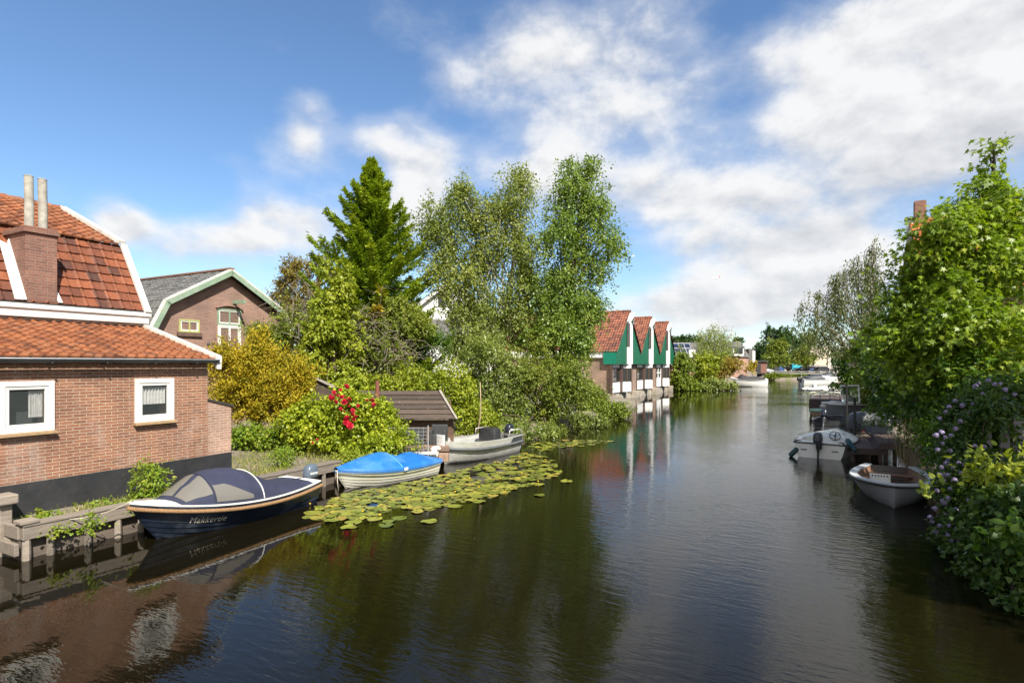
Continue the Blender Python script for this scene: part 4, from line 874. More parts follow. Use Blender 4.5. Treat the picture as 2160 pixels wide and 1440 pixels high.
while cnt < 760:
    x, y = rg2.uniform(640, 1320), rg2.uniform(924, 1100)
    if not (inpoly(x, y, PADP) or inpoly(x, y, PADF)): continue
    p = onz(x, y); r_ = rg2.uniform(.05, .12); me_ = PM[cnt % 9]; a_ = rg2.uniform(0, 6.28); ca, sa = math.cos(a_), math.sin(a_); k0 = len(VV)
    VV += [(p.x+r_*(v.co.x*ca-v.co.y*sa), p.y+r_*(v.co.x*sa+v.co.y*ca), v.co.z*.5-.001+.0005*(cnt % 5)) for v in me_.vertices]
    for q in me_.polygons: LS.append(len(LI)); LI += [k0+i for i in q.vertices]
    cnt += 1
fm_, nt, b_, out = new_mat('small floating leaves'); tc = nd(nt, 'ShaderNodeTexCoord'); lk(nt, ramp(nt, noise(nt, tc.outputs['Object'], 3.5, 4, .7), [(.3, (.09, .11, .02)), (.55, (.19, .19, .035)), (.75, (.26, .18, .05))]), b_.inputs['Base Color']); b_.inputs['Roughness'].default_value = .45
tag(mesh_obj('small_lily_leaves', np.array(VV), (np.array(LI), np.array(LS)), fm_, None, True), 'mat of small young lily leaves between the large pads', None, kind='stuff')
ym = M('yellow lily petals', (.70, .42, .01), .5, .1)
stm = M('lily stalk', (.12, .14, .03), .6)
def ylily():
    m = MB(); m.tube([(0, 0, -.02), (0, 0, .05)], .008, 5); e = empty('water_lily', (0, 0, 0)); m.build('stalk', stm, e, world=False)
    m = MB(); m.loft([sect((0, 0, z), Vector((1, 0, 0)), Vector((0, 1, 0)), r_, r_, 2, 10) for z, r_ in ((.045, .008), (.06, .03), (.085, .033), (.10, .022))]); m.build('flower', ym, e, smooth=True, world=False); return e
def dup(root, loc, rz=0, sc=1, label=None):
    r = root.copy(); COL.objects.link(r); r.location = loc; r.rotation_euler = (0, 0, rz); r.scale = (sc,)*3
    if label: r['label'] = label
    for ch in list(root.children):
        c = ch.copy(); COL.objects.link(c); c.parent = r
        for g_ in ch.children:
            d = g_.copy(); COL.objects.link(d); d.parent = c
    return r
fl = ylily()
for i, (x, y) in enumerate([(654, 1066), (765, 1082), (700, 1072), (801, 1090), (856, 1054), (895, 1056), (936, 1050), (805, 1038), (960, 1040), (1010, 1030), (1055, 1012), (1088, 990), (1135, 1018), (1150, 972), (1100, 1000), (990, 1012), (870, 1040), (1066, 1040)]):
    o = fl if i == 0 else dup(fl, (0, 0, 0)); o.location = onz(x, y)+Vector((0, 0, .0)); o.scale = (.62,)*3
    tag(o, 'small yellow water lily bud standing just above the floating pads', 'water lily', 'yellow lily buds among the pads')
# ================================================================ vegetation
TPL = {
 'rhomb': np.array([(0, 0, 0), (.45, .5, .06), (1, 0, 0), (.45, -.5, .06)]),
 'oval': np.array([(0, 0, 0), (.25, .42, .05), (.65, .42, .05), (1, 0, -.05), (.65, -.42, .05), (.25, -.42, .05)]),
 'star': np.array([(-.05, 0, 0), (.12, .16, .02), (-.02, .52, -.03), (.32, .22, .02), (.50, .50, -.04), (.52, .16, .02), (1, 0, -.08), (.52, -.16, .02), (.50, -.50, -.04), (.32, -.22, .02), (-.02, -.52, -.03), (.12, -.16, .02)]),
 'ivy': np.array([(0, 0, 0), (.1, .42, .03), (.45, .30, .03), (1, 0, -.06), (.45, -.30, .03), (.1, -.42, .03)]),
}
def unit(a): return a/np.maximum(np.linalg.norm(a, axis=1, keepdims=True), 1e-9)
def leaves(name, C, A, UPV, Ln, Wd, mat, parent, rnd, shape='rhomb', world=True, kindlabel=None):
    """C centres, A axes, UPV rough upward normals, one small face per leaf"""
    A = unit(A); Sd = unit(np.cross(UPV, A)); Nn = np.cross(A, Sd); t = TPL[shape]; n = len(C); k = len(t)
    Ln = np.broadcast_to(Ln, n)[:, None, None]; Wd = np.broadcast_to(Wd, n)[:, None, None]
    V = C[:, None, :] + A[:, None, :]*(t[None, :, 0:1]*Ln) + Sd[:, None, :]*(t[None, :, 1:2]*Wd) + Nn[:, None, :]*(t[None, :, 2:3]*Ln)
    return mesh_obj(name, V.reshape(-1, 3), (np.arange(n*k), np.arange(0, n*k, k)), mat, parent, False, rnd, world)
def rdir(g, n): return unit(g.normal(size=(n, 3)))
def lobes_at(spec, y):
    """(px, py, rx, ry[, dy]) in photo pixels at depth y -> centres and radii in metres"""
    out = []
    for s_ in spec:
        px, py, rx, ry = s_[:4]; dy = s_[4] if len(s_) > 4 else 0; Y = y+dy
        out.append((np.array(at(px, py, Y)), np.array([rx/F*Y, (rx+ry)/2/F*Y*.9, ry/F*Y])))
    return out
def crown(name, lobes, n, mat, parent, leaf=(.1, .07), spray=.5, per=24, droop=.4, shape='rhomb', seed=1, sub=9, subr=.42, up=.8, flat=.0, lean=(0, 0, 0), jit=.6, hue=.6, zmin=None, shell=.62, size_var=.3, spread=.16):
    g = np.random.default_rng(seed); cc = []; rr = []; wt = []
    for c, r in lobes:
        k = max(4, int(sub)); d = rdir(g, k); f = shell+(1-shell)*.5*g.random((k, 1))
        cc.append(c+d*r*f); q = subr*(.7+.6*g.random((k, 1))); rr.append(r*q); wt.append(np.prod(r*q, axis=1)**.62)
        cc.append(c[None]); rr.append(r[None]*.55); wt.append(np.array([np.prod(r*.55)**.6]))
    cc = np.concatenate(cc); rr = np.concatenate(rr); wt = np.concatenate(wt); wt /= wt.sum()
    ns = max(1, n//per); idx = g.choice(len(cc), ns, p=wt); d = rdir(g, ns); rad = g.random((ns, 1))**.45
    O = cc[idx]+d*rr[idx]*rad; hue_c = g.random(len(cc))[idx]
    sdv = unit(d*.7+g.normal(size=(ns, 3))*.45+np.array([0, 0, -droop])+np.array(lean))
    m = ns*per; si = np.repeat(np.arange(ns), per); s_ = g.random((m, 1)); sl_ = (spray*(.6+.8*g.random((ns, 1))))[si]
    sag = np.zeros((m, 3)); sag[:, 2] = (-(s_[:, 0]**2)*droop*sl_[:, 0]*.6)
    C = O[si]+sdv[si]*s_*sl_+sag+g.normal(size=(m, 3))*sl_*spread
    A = sdv[si]*.7+g.normal(size=(m, 3))*jit+np.array([0, 0, -droop*.7])
    UP = np.array([0, 0, up])+g.normal(size=(m, 3))*.55+d[si]*.5*(1-flat)
    if zmin is not None:
        k = C[:, 2] > zmin; C, A, UP, si = C[k], A[k], UP[k], si[k]; m = len(C)
    rn = np.clip(hue*(.55*hue_c[si]+.45*g.random(ns)[si])+(1-hue)*g.random(m), 0, 1)
    sz = 1+size_var*g.normal(size=m)*.6; sz = np.clip(sz, .5, 1.7)
    return leaves(name, C, A, UP, leaf[0]*sz, leaf[1]*sz, mat, parent, rn, shape), cc, rr
def limbs(name, base, lobes, mat, parent, r0=.15, seed=3, fork=.45, twigs=3, subs=None, twr=.012, bend=.12, pts=None):
    """tapered trunk with limbs running into the lobes"""
    g = random.Random(seed); m = MB(); base = Vector(base); top = max((Vector(c) for c, r in lobes), key=lambda v: v.z)
    trunk = pts or [base.lerp(top, f)+Vector((g.uniform(-1, 1), g.uniform(-1, 1), 0))*bend*(f*(1.2-f)) for f in np.linspace(0, 1, 9)]
    trunk = [Vector(p) for p in trunk]; n = len(trunk)
    m.tube(trunk, [r0*(1-.82*i/(n-1))*(1.35 if i == 0 else 1) for i in range(n)], 9)
    for c, r in lobes:
        c = Vector(c); tz = base.z+(c.z-base.z)*fork+g.uniform(-.1, .2)*(c.z-base.z); f = min(.92, max(.12, (tz-base.z)/max(.1, (top.z-base.z)))); k = f*(n-1); i = min(n-2, int(k)); s0 = trunk[i].lerp(trunk[i+1], k-i)
        rr0 = r0*(1-.82*f)*.62; mid = s0.lerp(c, .5)+Vector((g.uniform(-.2, .2), g.uniform(-.2, .2), (c-s0).length*.10))
        m.tube([s0, s0.lerp(mid, .5), mid, mid.lerp(c, .6), c], [rr0, rr0*.85, rr0*.65, rr0*.45, rr0*.3], 6)
        for t_ in range(twigs):
            d = Vector((g.gauss(0, 1), g.gauss(0, 1), g.gauss(.1, .8))).normalized(); e = c+Vector((d.x*r[0], d.y*r[1], d.z*r[2]))*.85; s1 = mid.lerp(c, g.random()); q = s1.lerp(e, .5)+Vector((0, 0, .08*(e-s1).length))
            m.tube([s1, q, e], [max(twr*1.6, rr0*.35), max(twr, rr0*.2), twr*.6], 5)
            for t2 in range(2):
                e2 = q+Vector((g.gauss(0, 1)*r[0], g.gauss(0, 1)*r[1], g.gauss(0, 1)*r[2]))*.35; m.tube([q, q.lerp(e2, .6), e2], [twr*1.1, twr*.8, twr*.4], 4)
    return m.build(name, mat, parent, smooth=True)
def bark(name, c1, c2, sc=8, birch=False):
    if name in _M: return _M[name]
    m, nt, b, _ = new_mat(name); tc = nd(nt, 'ShaderNodeTexCoord'); mp = nd(nt, 'ShaderNodeMapping'); mp.inputs['Scale'].default_value = (1, 1, 3.5) if birch else (3, 3, .6); lk(nt, tc.outputs['Object'], mp.inputs[0])
    f = noise(nt, mp.outputs[0], sc, 6, .7); c = ramp(nt, f, [(.42, c1), (.5, c2), (.8, tuple(min(1, x*1.25) for x in c2))] if birch else [(.3, c1), (.7, c2)])
    lk(nt, c, b.inputs['Base Color']); b.inputs['Roughness'].default_value = .9; bump(nt, b, f, .5, .02); _M[name] = m; return m
brownbark = bark('brown bark', (.045, .032, .022), (.13, .10, .075)); birchbark = bark('white birch bark', (.05, .045, .04), (.52, .49, .44), 5, True); darkbark = bark('dark bark', (.02, .016, .012), (.065, .05, .04)); greytwig = bark('grey twigs', (.12, .10, .075), (.26, .22, .17), 14)
LM = {
 'birch': leaf_mat('birch leaves', [(.0, (0.101, 0.143, 0.022)), (.45, (0.196, 0.245, 0.043)), (.8, (0.281, 0.313, 0.068)), (1, (0.374, 0.364, 0.111))], .34, .42, spec=.5),
 'birch2': leaf_mat('dark birch leaves', [(.0, (0.091, 0.157, 0.023)), (.5, (0.174, 0.262, 0.040)), (1, (0.329, 0.388, 0.078))], .34, .4, spec=.55),
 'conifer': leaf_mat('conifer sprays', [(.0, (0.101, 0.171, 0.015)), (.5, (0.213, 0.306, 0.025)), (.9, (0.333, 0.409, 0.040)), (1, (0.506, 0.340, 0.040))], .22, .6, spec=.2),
 'cedar': leaf_mat('brown cedar sprays', [(.0, (0.120, 0.095, 0.024)), (.5, (0.215, 0.163, 0.041)), (1, (0.257, 0.240, 0.055))], .2, .65, spec=.2),
 'ivy': leaf_mat('yellow green ivy', [(.0, (0.146, 0.201, 0.016)), (.5, (0.267, 0.322, 0.029)), (1, (0.429, 0.434, 0.046))], .34, .45),
 'golden': leaf_mat('golden conifer sprays', [(.0, (0.121, 0.136, 0.014)), (.35, (0.304, 0.260, 0.018)), (.7, (0.506, 0.385, 0.028)), (1, (0.364, 0.229, 0.025))], .22, .6, spec=.2),
 'weep': leaf_mat('weeping birch leaves', [(.0, (.055, .075, .02)), (.5, (.105, .125, .038)), (1, (.19, .20, .075))], .3, .5, spec=.25),
 'shrub': leaf_mat('mixed shrub leaves', [(.0, (0.092, 0.138, 0.020)), (.5, (0.185, 0.240, 0.034)), (1, (0.351, 0.343, 0.066))], .34, .45),
 'willow': leaf_mat('silvery willow leaves', [(.0, (0.087, 0.133, 0.020)), (.5, (0.176, 0.231, 0.043)), (1, (0.351, 0.388, 0.106))], .3, .4, spec=.5),
 'rose': leaf_mat('rose leaves', [(.0, (0.142, 0.208, 0.016)), (.5, (0.294, 0.359, 0.026)), (1, (0.548, 0.548, 0.046))], .35, .42),
 'weed': leaf_mat('bright weeds', [(.0, (0.110, 0.182, 0.016)), (.5, (0.206, 0.304, 0.026)), (1, (0.412, 0.394, 0.079))], .36, .5),
 'grass': leaf_mat('grass blades', [(.0, (0.119, 0.158, 0.026)), (.5, (0.224, 0.251, 0.053)), (1, (0.449, 0.370, 0.158))], .3, .6),
 'gum': leaf_mat('sweetgum leaves', [(.0, (0.088, 0.152, 0.015)), (.5, (0.188, 0.275, 0.023)), (.85, (0.314, 0.377, 0.037)), (1, (0.527, 0.470, 0.095))], .36, .42, tcol=(1.5, 1.6, .4)),
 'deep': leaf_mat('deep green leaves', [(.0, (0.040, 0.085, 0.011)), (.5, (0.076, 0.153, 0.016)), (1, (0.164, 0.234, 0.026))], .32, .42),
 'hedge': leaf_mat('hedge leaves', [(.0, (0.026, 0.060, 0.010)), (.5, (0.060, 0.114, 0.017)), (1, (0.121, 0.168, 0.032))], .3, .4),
 'oak': leaf_mat('oak leaves', [(.0, (0.019, 0.054, 0.011)), (.5, (0.041, 0.092, 0.016)), (1, (0.079, 0.134, 0.026))], .25, .5),
 'autumn': leaf_mat('reddish shrub leaves', [(.0, (0.158, 0.174, 0.026)), (.5, (0.301, 0.238, 0.040)), (1, (0.380, 0.206, 0.066))], .3, .5),
 'mid': leaf_mat('mid green leaves', [(.0, (0.089, 0.140, 0.016)), (.5, (0.178, 0.247, 0.026)), (1, (0.302, 0.330, 0.046))], .32, .5),
}
def tree(name, label, cat, base, lobes, leafm, n, barkm, r0=.15, group=None, tr={}, **k):
    b = Vector(base); t = thing(name, label, cat, b, 0, group)
    crown('crown', lobes, n, LM[leafm], t, **k); limbs('trunk', b, lobes, barkm, t, r0, **tr); return t
# ---- conifer: whorls of drooping, up-curled sprays
def conifer(name, label, px, pbase, ptop, y, half, leafm, seed, nb=190, per=230, zlow=.06):
    base = at(px, pbase, y); top = at(px, ptop, y); Ht = top.z-base.z; g = np.random.default_rng(seed); t = thing(name, label, 'tree', base)
    C = []; A = []; U_ = []; rn = []; bm_ = MB(); bm_.tube([base, base.lerp(top, .5), top], [.2, .12, .015], 8)
    for i in range(nb):
        f = zlow+(1-zlow)*(i/nb)**.85; z = base.z+Ht*f*.985; prof_ = min(1.0, 2.15*(1-f)**.98); L = half*max(.03, prof_)*(.60+.58*g.random()); a = i*2.399+g.normal()*.3
        dr = np.array([math.cos(a), math.sin(a), 0]); rise = .20 if f > .55 else .02+.2*f
        m = int(per*(.25+.95*L/half)); s_ = g.random(m)**.7; tilt = hue = g.random()
        ctr = np.array([base.x, base.y, z]); side = np.array([-dr[1], dr[0], 0])
        curve = rise*s_*L - .30*L*s_*(1-s_)*1.6 + .17*L*s_**3
        wid = .27*L*(1-s_**1.5*.93)*.8+.05
        off = g.normal(size=m)*wid*.5
        P = ctr+dr*(s_*L)[:, None]+side*off[:, None]; P[:, 2] += curve-np.abs(off)*.25+g.normal(size=m)*.07
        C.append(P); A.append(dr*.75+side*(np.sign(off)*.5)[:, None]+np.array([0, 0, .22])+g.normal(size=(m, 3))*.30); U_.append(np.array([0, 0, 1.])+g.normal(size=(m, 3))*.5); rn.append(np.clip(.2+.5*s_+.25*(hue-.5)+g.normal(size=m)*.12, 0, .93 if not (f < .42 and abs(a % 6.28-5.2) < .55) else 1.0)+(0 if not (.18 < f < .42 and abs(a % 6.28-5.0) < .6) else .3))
        e = Vector(ctr+dr*L*.8+np.array([0, 0, rise*L*.6])); bm_.tube([Vector(ctr), Vector(ctr).lerp(e, .5)-Vector((0, 0, .05*L)), e], [.03*(1-f)+.012, .018, .006], 4)
    C = np.concatenate(C); n = len(C); g2 = .75+.5*np.random.default_rng(seed+1).random(n)
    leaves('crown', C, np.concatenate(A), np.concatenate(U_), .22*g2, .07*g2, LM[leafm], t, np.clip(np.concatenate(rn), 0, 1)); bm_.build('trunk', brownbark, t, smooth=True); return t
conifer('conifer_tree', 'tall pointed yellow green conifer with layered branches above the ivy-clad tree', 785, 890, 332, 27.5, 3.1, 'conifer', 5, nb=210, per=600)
# ---- birches
tree('birch_tree', 'pale green birch with white trunk and three rounded tops beside the conifer', 'tree', at(1040, 872, 28.5),
     lobes_at([(930, 470, 44, 75), (985, 430, 50, 62), (1085, 410, 50, 62), (1110, 375, 26, 30), (1040, 480, 60, 70), (930, 560, 45, 80), (1000, 560, 55, 70), (1090, 520, 50, 80), (965, 640, 40, 60), (1060, 630, 60, 60), (1110, 600, 40, 70), (1010, 700, 60, 60), (895, 480, 18, 30), (975, 395, 22, 22), (970, 730, 30, 36), (1085, 680, 50, 50)], 28.5),
     'birch', 64000, birchbark, .16, leaf=(.115, .078), spray=.75, per=26, droop=.75, seed=21, sub=14, subr=.29, hue=.75, tr=dict(seed=4, twigs=5, fork=.5, twr=.014))
tree('birch_tree', 'taller darker birch with ragged narrow crown leaning toward the canal', 'tree', at(1165, 885, 28),
     lobes_at([(1212, 365, 34, 38), (1240, 350, 22, 22), (1205, 430, 52, 55), (1250, 420, 36, 50), (1180, 500, 46, 60), (1245, 500, 50, 55), (1292, 505, 26, 40), (1200, 580, 60, 60), (1262, 560, 30, 40), (1160, 610, 46, 60), (1230, 640, 46, 50), (1190, 690, 60, 50), (1150, 700, 50, 60), (1215, 700, 40, 40), (1252, 640, 24, 30), (1222, 725, 20, 34), (1200, 765, 34, 36)], 28),
     'birch2', 56000, brownbark, .17, leaf=(.115, .08), spray=.65, per=26, droop=.55, seed=22, sub=14, subr=.28, hue=.75, tr=dict(seed=6, twigs=5, fork=.5, twr=.015))
# ---- background tree, ivy tree, tangle, cedar
tree('cedar_tree', 'brownish loose cedar behind the barn gable and the ivy-clad tree', 'tree', at(640, 830, 31), lobes_at([(628, 575, 36, 30), (600, 620, 26, 34), (650, 630, 40, 50), (615, 670, 40, 40), (672, 570, 24, 22)], 31), 'cedar', 15000, brownbark, .18, leaf=(.17, .06), spray=.45, per=22, droop=-.2, seed=31, sub=10, subr=.34, tr=dict(twigs=5))
tree('ivy_clad_tree', 'yellow green ivy-smothered trunk rising in front of the conifer', 'tree', at(705, 880, 23.5), lobes_at([(705, 572, 24, 26), (700, 630, 44, 50), (715, 700, 56, 56), (700, 770, 62, 60), (735, 830, 70, 50), (680, 690, 40, 50)], 23.5), 'ivy', 26000, brownbark, .2, leaf=(.13, .11), spray=.3, per=16, droop=.5, shape='ivy', seed=32, sub=14, subr=.34, shell=.75)
def tangle(name, label, lobes, y, n, leafm, seed, nt_=380):
    b = at(lobes[0][0], 860, y); t = thing(name, label, 'shrub', b); L = lobes_at(lobes, y); g = random.Random(seed); m = MB()
    for i in range(nt_):
        c, r = g.choice(L); p = Vector(c)+Vector((g.gauss(0, .5)*r[0], g.gauss(0, .5)*r[1], g.gauss(0, .5)*r[2])); d = Vector((g.gauss(0, 1), g.gauss(0, 1), g.gauss(.1, .7))).normalized(); l = g.uniform(.5, 1.5); q = p+d*l*.5+Vector((0, 0, .1)); m.tube([p, q, q+d*l*.5+Vector((g.uniform(-.3, .3), g.uniform(-.2, .2), -.25))], [.016, .012, .005], 4)
    m.tube([b, Vector(L[0][0])], [.12, .04], 7); m.build('twigs', greytwig, t); crown('crown', L, n, LM[leafm], t, leaf=(.11, .07), spray=.4, per=14, droop=.3, seed=seed, sub=10)
    return t
tangle('tangled_shrub', 'bare grey-twigged shrub between the golden bush and the ivy-clad tree', [(640, 690, 62, 70), (610, 740, 60, 60), (660, 760, 70, 50)], 24.5, 7000, 'shrub', 41, 520)
tangle('tangled_shrub', 'grey tangle of bare twigs right of the ivy-clad tree under the conifer', [(800, 740, 60, 50), (780, 700, 50, 50), (840, 760, 40, 40)], 24.5, 3500, 'shrub', 42, 330)
tree('dark_conifer', 'dark low conifer with flat branches between the ivy tree and the birches', 'tree', at(880, 870, 27), lobes_at([(880, 760, 60, 26), (900, 720, 44, 22), (860, 800, 70, 26)], 27), 'deep', 9000, darkbark, .12, leaf=(.16, .05), spray=.5, per=20, droop=.1, seed=43)
tree('green_shrub', 'leafy bright shrub climbing below the conifer right of the bare twigs', 'shrub', at(790, 870, 25.5), lobes_at([(850, 690, 50, 44), (830, 650, 40, 30), (880, 680, 34, 30)], 25.5), 'shrub', 9000, brownbark, .1, leaf=(.12, .085), spray=.35, per=16, seed=44)
tree('light_hedge', 'yellow green hedge behind the plank shed roof', 'hedge', at(900, 880, 23), lobes_at([(830, 812, 52, 26), (890, 800, 60, 34), (950, 815, 48, 40), (980, 850, 30, 50)], 23), 'ivy', 15000, brownbark, .06, leaf=(.11, .075), spray=.32, per=16, seed=45, sub=12)
tree('fir_bush', 'dark green fir-like bush between the barn window and the golden bush', 'shrub', at(540, 850, 23.5), lobes_at([(548, 706, 30, 24), (572, 722, 36, 40), (590, 700, 24, 24)], 23.5), 'shrub', 7000, brownbark, .1, leaf=(.12, .04), spray=.4, per=18, droop=.1, seed=46)
# ---- golden conifer bush
tree('golden_bush', 'large golden yellow conifer bush beside the brick house corner', 'shrub', at(545, 912, 19.5), lobes_at([(548, 728, 20, 34), (545, 770, 46, 44), (500, 765, 40, 34), (470, 800, 36, 50), (530, 820, 60, 50), (590, 800, 48, 44), (636, 800, 32, 30), (620, 840, 44, 40), (560, 865, 60, 34), (490, 855, 44, 40), (455, 770, 14, 18)], 19.5, ), 'golden', 44000, brownbark, .12, leaf=(.10, .042), spray=.34, per=24, droop=-.35, seed=51, sub=16, subr=.27, shell=.72, jit=.5)
# ---- understory at the waterline below the birches
for (nm, lb, lob, y, lm, n, sd_) in [
  ('waterside_willow', 'dense silvery waterside willow under the birches left of the leaning twig', [(1030, 760, 60, 60), (1000, 820, 56, 50), (1060, 830, 60, 60), (1010, 870, 50, 40), (1070, 890, 44, 26), (1090, 902, 40, 16, -2.6), (1140, 906, 36, 12, -1.8), (1050, 905, 28, 12, -3.2)], 26.2, 'willow', 24000, 61),
  ('waterside_willow', 'broad green willow hanging over the water below the taller birch', [(1130, 770, 66, 60), (1120, 840, 66, 56), (1180, 840, 56, 56), (1140, 890, 54, 26), (1200, 790, 50, 50), (1100, 908, 34, 14, -2.2), (1155, 908, 40, 12, -1.6)], 27.0, 'shrub', 26000, 62),
  ('waterside_bush', 'light green rounded bush reaching the water in front of the tan brick wall', [(1222, 828, 34, 32), (1255, 852, 40, 28), (1290, 862, 32, 20), (1262, 838, 30, 22), (1300, 860, 20, 16), (1240, 875, 40, 22), (1310, 872, 20, 12)], 33, 'mid', 17000, 63),
  ('feathery_juniper', 'pale feathery juniper low at the water edge beside the rounded bush', [(1215, 888, 50, 20), (1250, 890, 34, 14)], 29, 'willow', 6000, 64),
  ('shore_plant', 'yellow green leafy plant on the bank behind the aluminium workboat', [(1000, 900, 30, 20), (1020, 880, 30, 26)], 22.5, 'ivy', 4500, 65)]:
    c0 = lob[0]; tree(nm, lb, 'bush', onz(c0[0], 768+F*(H-.5)/y, .5), lobes_at(lob, y), lm, n, brownbark, .07, leaf=(.11, .065), spray=.38, per=18, droop=.45, seed=sd_, sub=12, subr=.36, zmin=.03)
st = tag(MB().tube([at(1006, 917, 21.8), at(1013, 880, 21.8), at(1014, 845, 21.8), at(1013, 806, 21.8)], [.035, .03, .025, .015], 7).build('leaning_branch', M('pale bare wood', (.36, .28, .16), .8), None, smooth=True), 'pale bare branch standing upright at the water beside the workboat', 'branch')
# ---- rose bush with red flowers
rose_l = [(690, 865, 44, 30), (640, 890, 44, 34), (760, 870, 56, 40), (810, 880, 34, 44), (700, 905, 60, 36), (770, 915, 56, 30), (622, 915, 24, 24), (720, 835, 26, 20)]
rt = tree('rose_bush', 'wide climbing rose bush with scattered deep red blooms in front of the plank shed', 'rose bush', onz(740, 948, .5), lobes_at(rose_l, 17.3), 'rose', 30000, brownbark, .05, leaf=(.085, .065), spray=.24, per=14, droop=.4, shape='oval', seed=71, sub=16, subr=.32, shell=.75, tr=dict(twr=.008))
rosem = M('red rose petals', (.50, .012, .035), .5, .25, 30)
def rose_mesh(seed):
    rg = random.Random(seed); m = MB()
    for j, (n_, r_, z_, t_) in enumerate(((6, .9, -.15, .5), (5, .7, .1, .9), (4, .42, .3, 1.25))):
        for i in range(n_):
            a = 2*PI*i/n_+j*.6+rg.uniform(-.2, .2); d = Vector((math.cos(a), math.sin(a), 0)); s_ = Vector((-d.y, d.x, 0))*.55*r_; u = Vector((0, 0, 1))
            p0 = u*z_*.3; p1 = d*r_*.6*math.cos(t_*.6)+u*(z_+.3*math.sin(t_)); p2 = d*r_*math.cos(t_*.5)+u*(z_+.55*math.sin(t_))
            m.add([p0, p1-s_, p2-s_*.6, p2+s_*.6, p1+s_], [(0, 1, 2, 3, 4)])
    me = bpy.data.meshes.new('rose_flower'); me.from_pydata([tuple(v) for v in m.v], [], m.f); me.materials.append(rosem); return me
RM_ = [rose_mesh(i) for i in range(4)]
for i, (x, y, r_) in enumerate([(718, 822, .5), (704, 828, .8), (731, 815, .9), (700, 840, 1), (722, 838, .9), (728, 848, 1.2), (735, 843, 1), (708, 848, .8), (697, 836, .6), (714, 834, .6), (719, 862, .6), (773, 845, .7), (785, 845, .8), (790, 855, 1.1), (756, 856, .7), (744, 865, .7), (742, 875, 1.1), (750, 880, .8), (733, 884, 1.3), (730, 890, 1), (738, 897, 1.2), (725, 868, .45), (736, 857, .5), (670, 928, .6), (660, 934, .5), (745, 885, .8)]):
    o = bpy.data.objects.new('rose_flower', RM_[i % 4]); COL.objects.link(o); o.location = at(x, y, 16.25 if y < 905 else 16.6); o.scale = (.105*r_,)*3; o.rotation_euler = (R(50)+.3*math.sin(i), .4*math.cos(i*3), i*1.3); o.parent = rt; o.matrix_parent_inverse = INV[rt.name]
# ---- low plants on the plot, quay weeds, grass
def clump(name, label, cat, spec, y, n, leafm, seed, leaf=(.09, .06), stems=True, **k):
    L = lobes_at(spec, y); t = thing(name, label, cat, (L[0][0][0], L[0][0][1], .5)); crown('foliage', L, n, LM[leafm], t, leaf=leaf, spray=k.pop('spray', .25), per=12, seed=seed, zmin=.3, **k)
    if not stems: return t
    m = MB()
    for c, r in L:
        for q in range(5): m.tube([Vector((c[0]+random.uniform(-.1, .1), c[1], .45)), Vector(c)+Vector((random.uniform(-1, 1)*r[0]*.6, random.uniform(-1, 1)*r[1]*.5, r[2]*.5))], [.008, .004], 4)
    m.build('stems', M('green stems', (.10, .13, .04), .7), t); return t
clump('fern_patch', 'low bright green ferns at the corner of the brick annexe', 'plant', [(515, 920, 28, 24), (550, 918, 34, 20), (590, 916, 30, 18), (620, 935, 26, 14)], 17.5, 6500, 'weed', 81)
clump('garden_weed', 'tall loose weed growing on the dry plot behind the navy boat engine', 'plant', [(588, 985, 26, 22), (600, 960, 22, 22)], 14.9, 2200, 'weed', 82, leaf=(.06, .03))
clump('yellow_shrub', 'small yellow shrub with a white bloom at the bow of the dinghy', 'shrub', [(735, 970, 24, 14), (715, 985, 18, 12), (752, 962, 18, 10)], 15.6, 2600, 'ivy', 83, leaf=(.07, .05))
clump('garden_weed', 'green weed mound below the rose bush next to the deck', 'plant', [(790, 935, 34, 22), (760, 945, 30, 16), (815, 925, 20, 22)], 16.6, 4200, 'rose', 84)
clump('creeper_plant', 'yellow leaved creeper on the wire mesh right of the rose bush', 'plant', [(845, 915, 22, 22), (832, 935, 26, 20), (870, 925, 10, 8)], 16.9, 1700, 'rose', 85, leaf=(.075, .055))
clump('nettle_plant', 'leafy nettle standing against the black plinth by the navy boat bow', 'plant', [(305, 1000, 16, 22), (330, 995, 14, 22), (295, 1034, 18, 10), (330, 1024, 18, 12), (303, 985, 8, 10)], 11.2, 1500, 'weed', 86, leaf=(.07, .035))
clump('bramble_plant', 'green bramble sprawling over the pale boards along the quay', 'plant', [(140, 1066, 28, 10), (118, 1074, 16, 9), (180, 1074, 30, 6), (225, 1068, 30, 5), (255, 1062, 26, 5)], 10.75, 2600, 'weed', 87, leaf=(.05, .042), shape='oval', spray=.14)
clump('bramble_plant', 'green weeds hugging the plinth next to the square timber post', 'plant', [(45, 1102, 22, 8), (75, 1095, 26, 9), (110, 1090, 26, 6)], 9.9, 2000, 'weed', 88, leaf=(.05, .04), shape='oval', spray=.14)
clump('hanging_weed', 'small weed dangling over the front of the quay beam', 'plant', [(128, 1120, 5, 14), (182, 1110, 7, 12), (200, 1092, 8, 6)], 9.62, 420, 'weed', 89, leaf=(.045, .04), shape='oval')
pbm = M('pale concrete slab', (.46, .45, .42), .85, .15, 5)
for (lab, x0, x1, yb, yt) in (('pale slab leaning on the black plinth above the bow of the navy boat', 214, 276, 1052, 1034), ('pale slab fallen among the bramble left of the other slab', 136, 163, 1060, 1048), ('small pale slab half buried left of the bramble', 98, 113, 1070, 1054)):
    a, b = onz(x0, yb, .5), onz(x1, yb-(x1-x0)*.13, .5); hh = (yb-yt)/F*a.y*1.25; t = MB(); t.prism([a, b, b+Vector((-.08, .05, hh)), a+Vector((-.08, .05, hh))], Vector((-.03, .02, 0))); tag(t.build('leaning_slab', pbm, None, bevel=.006), lab, 'slab')
g = np.random.default_rng(5); P = []
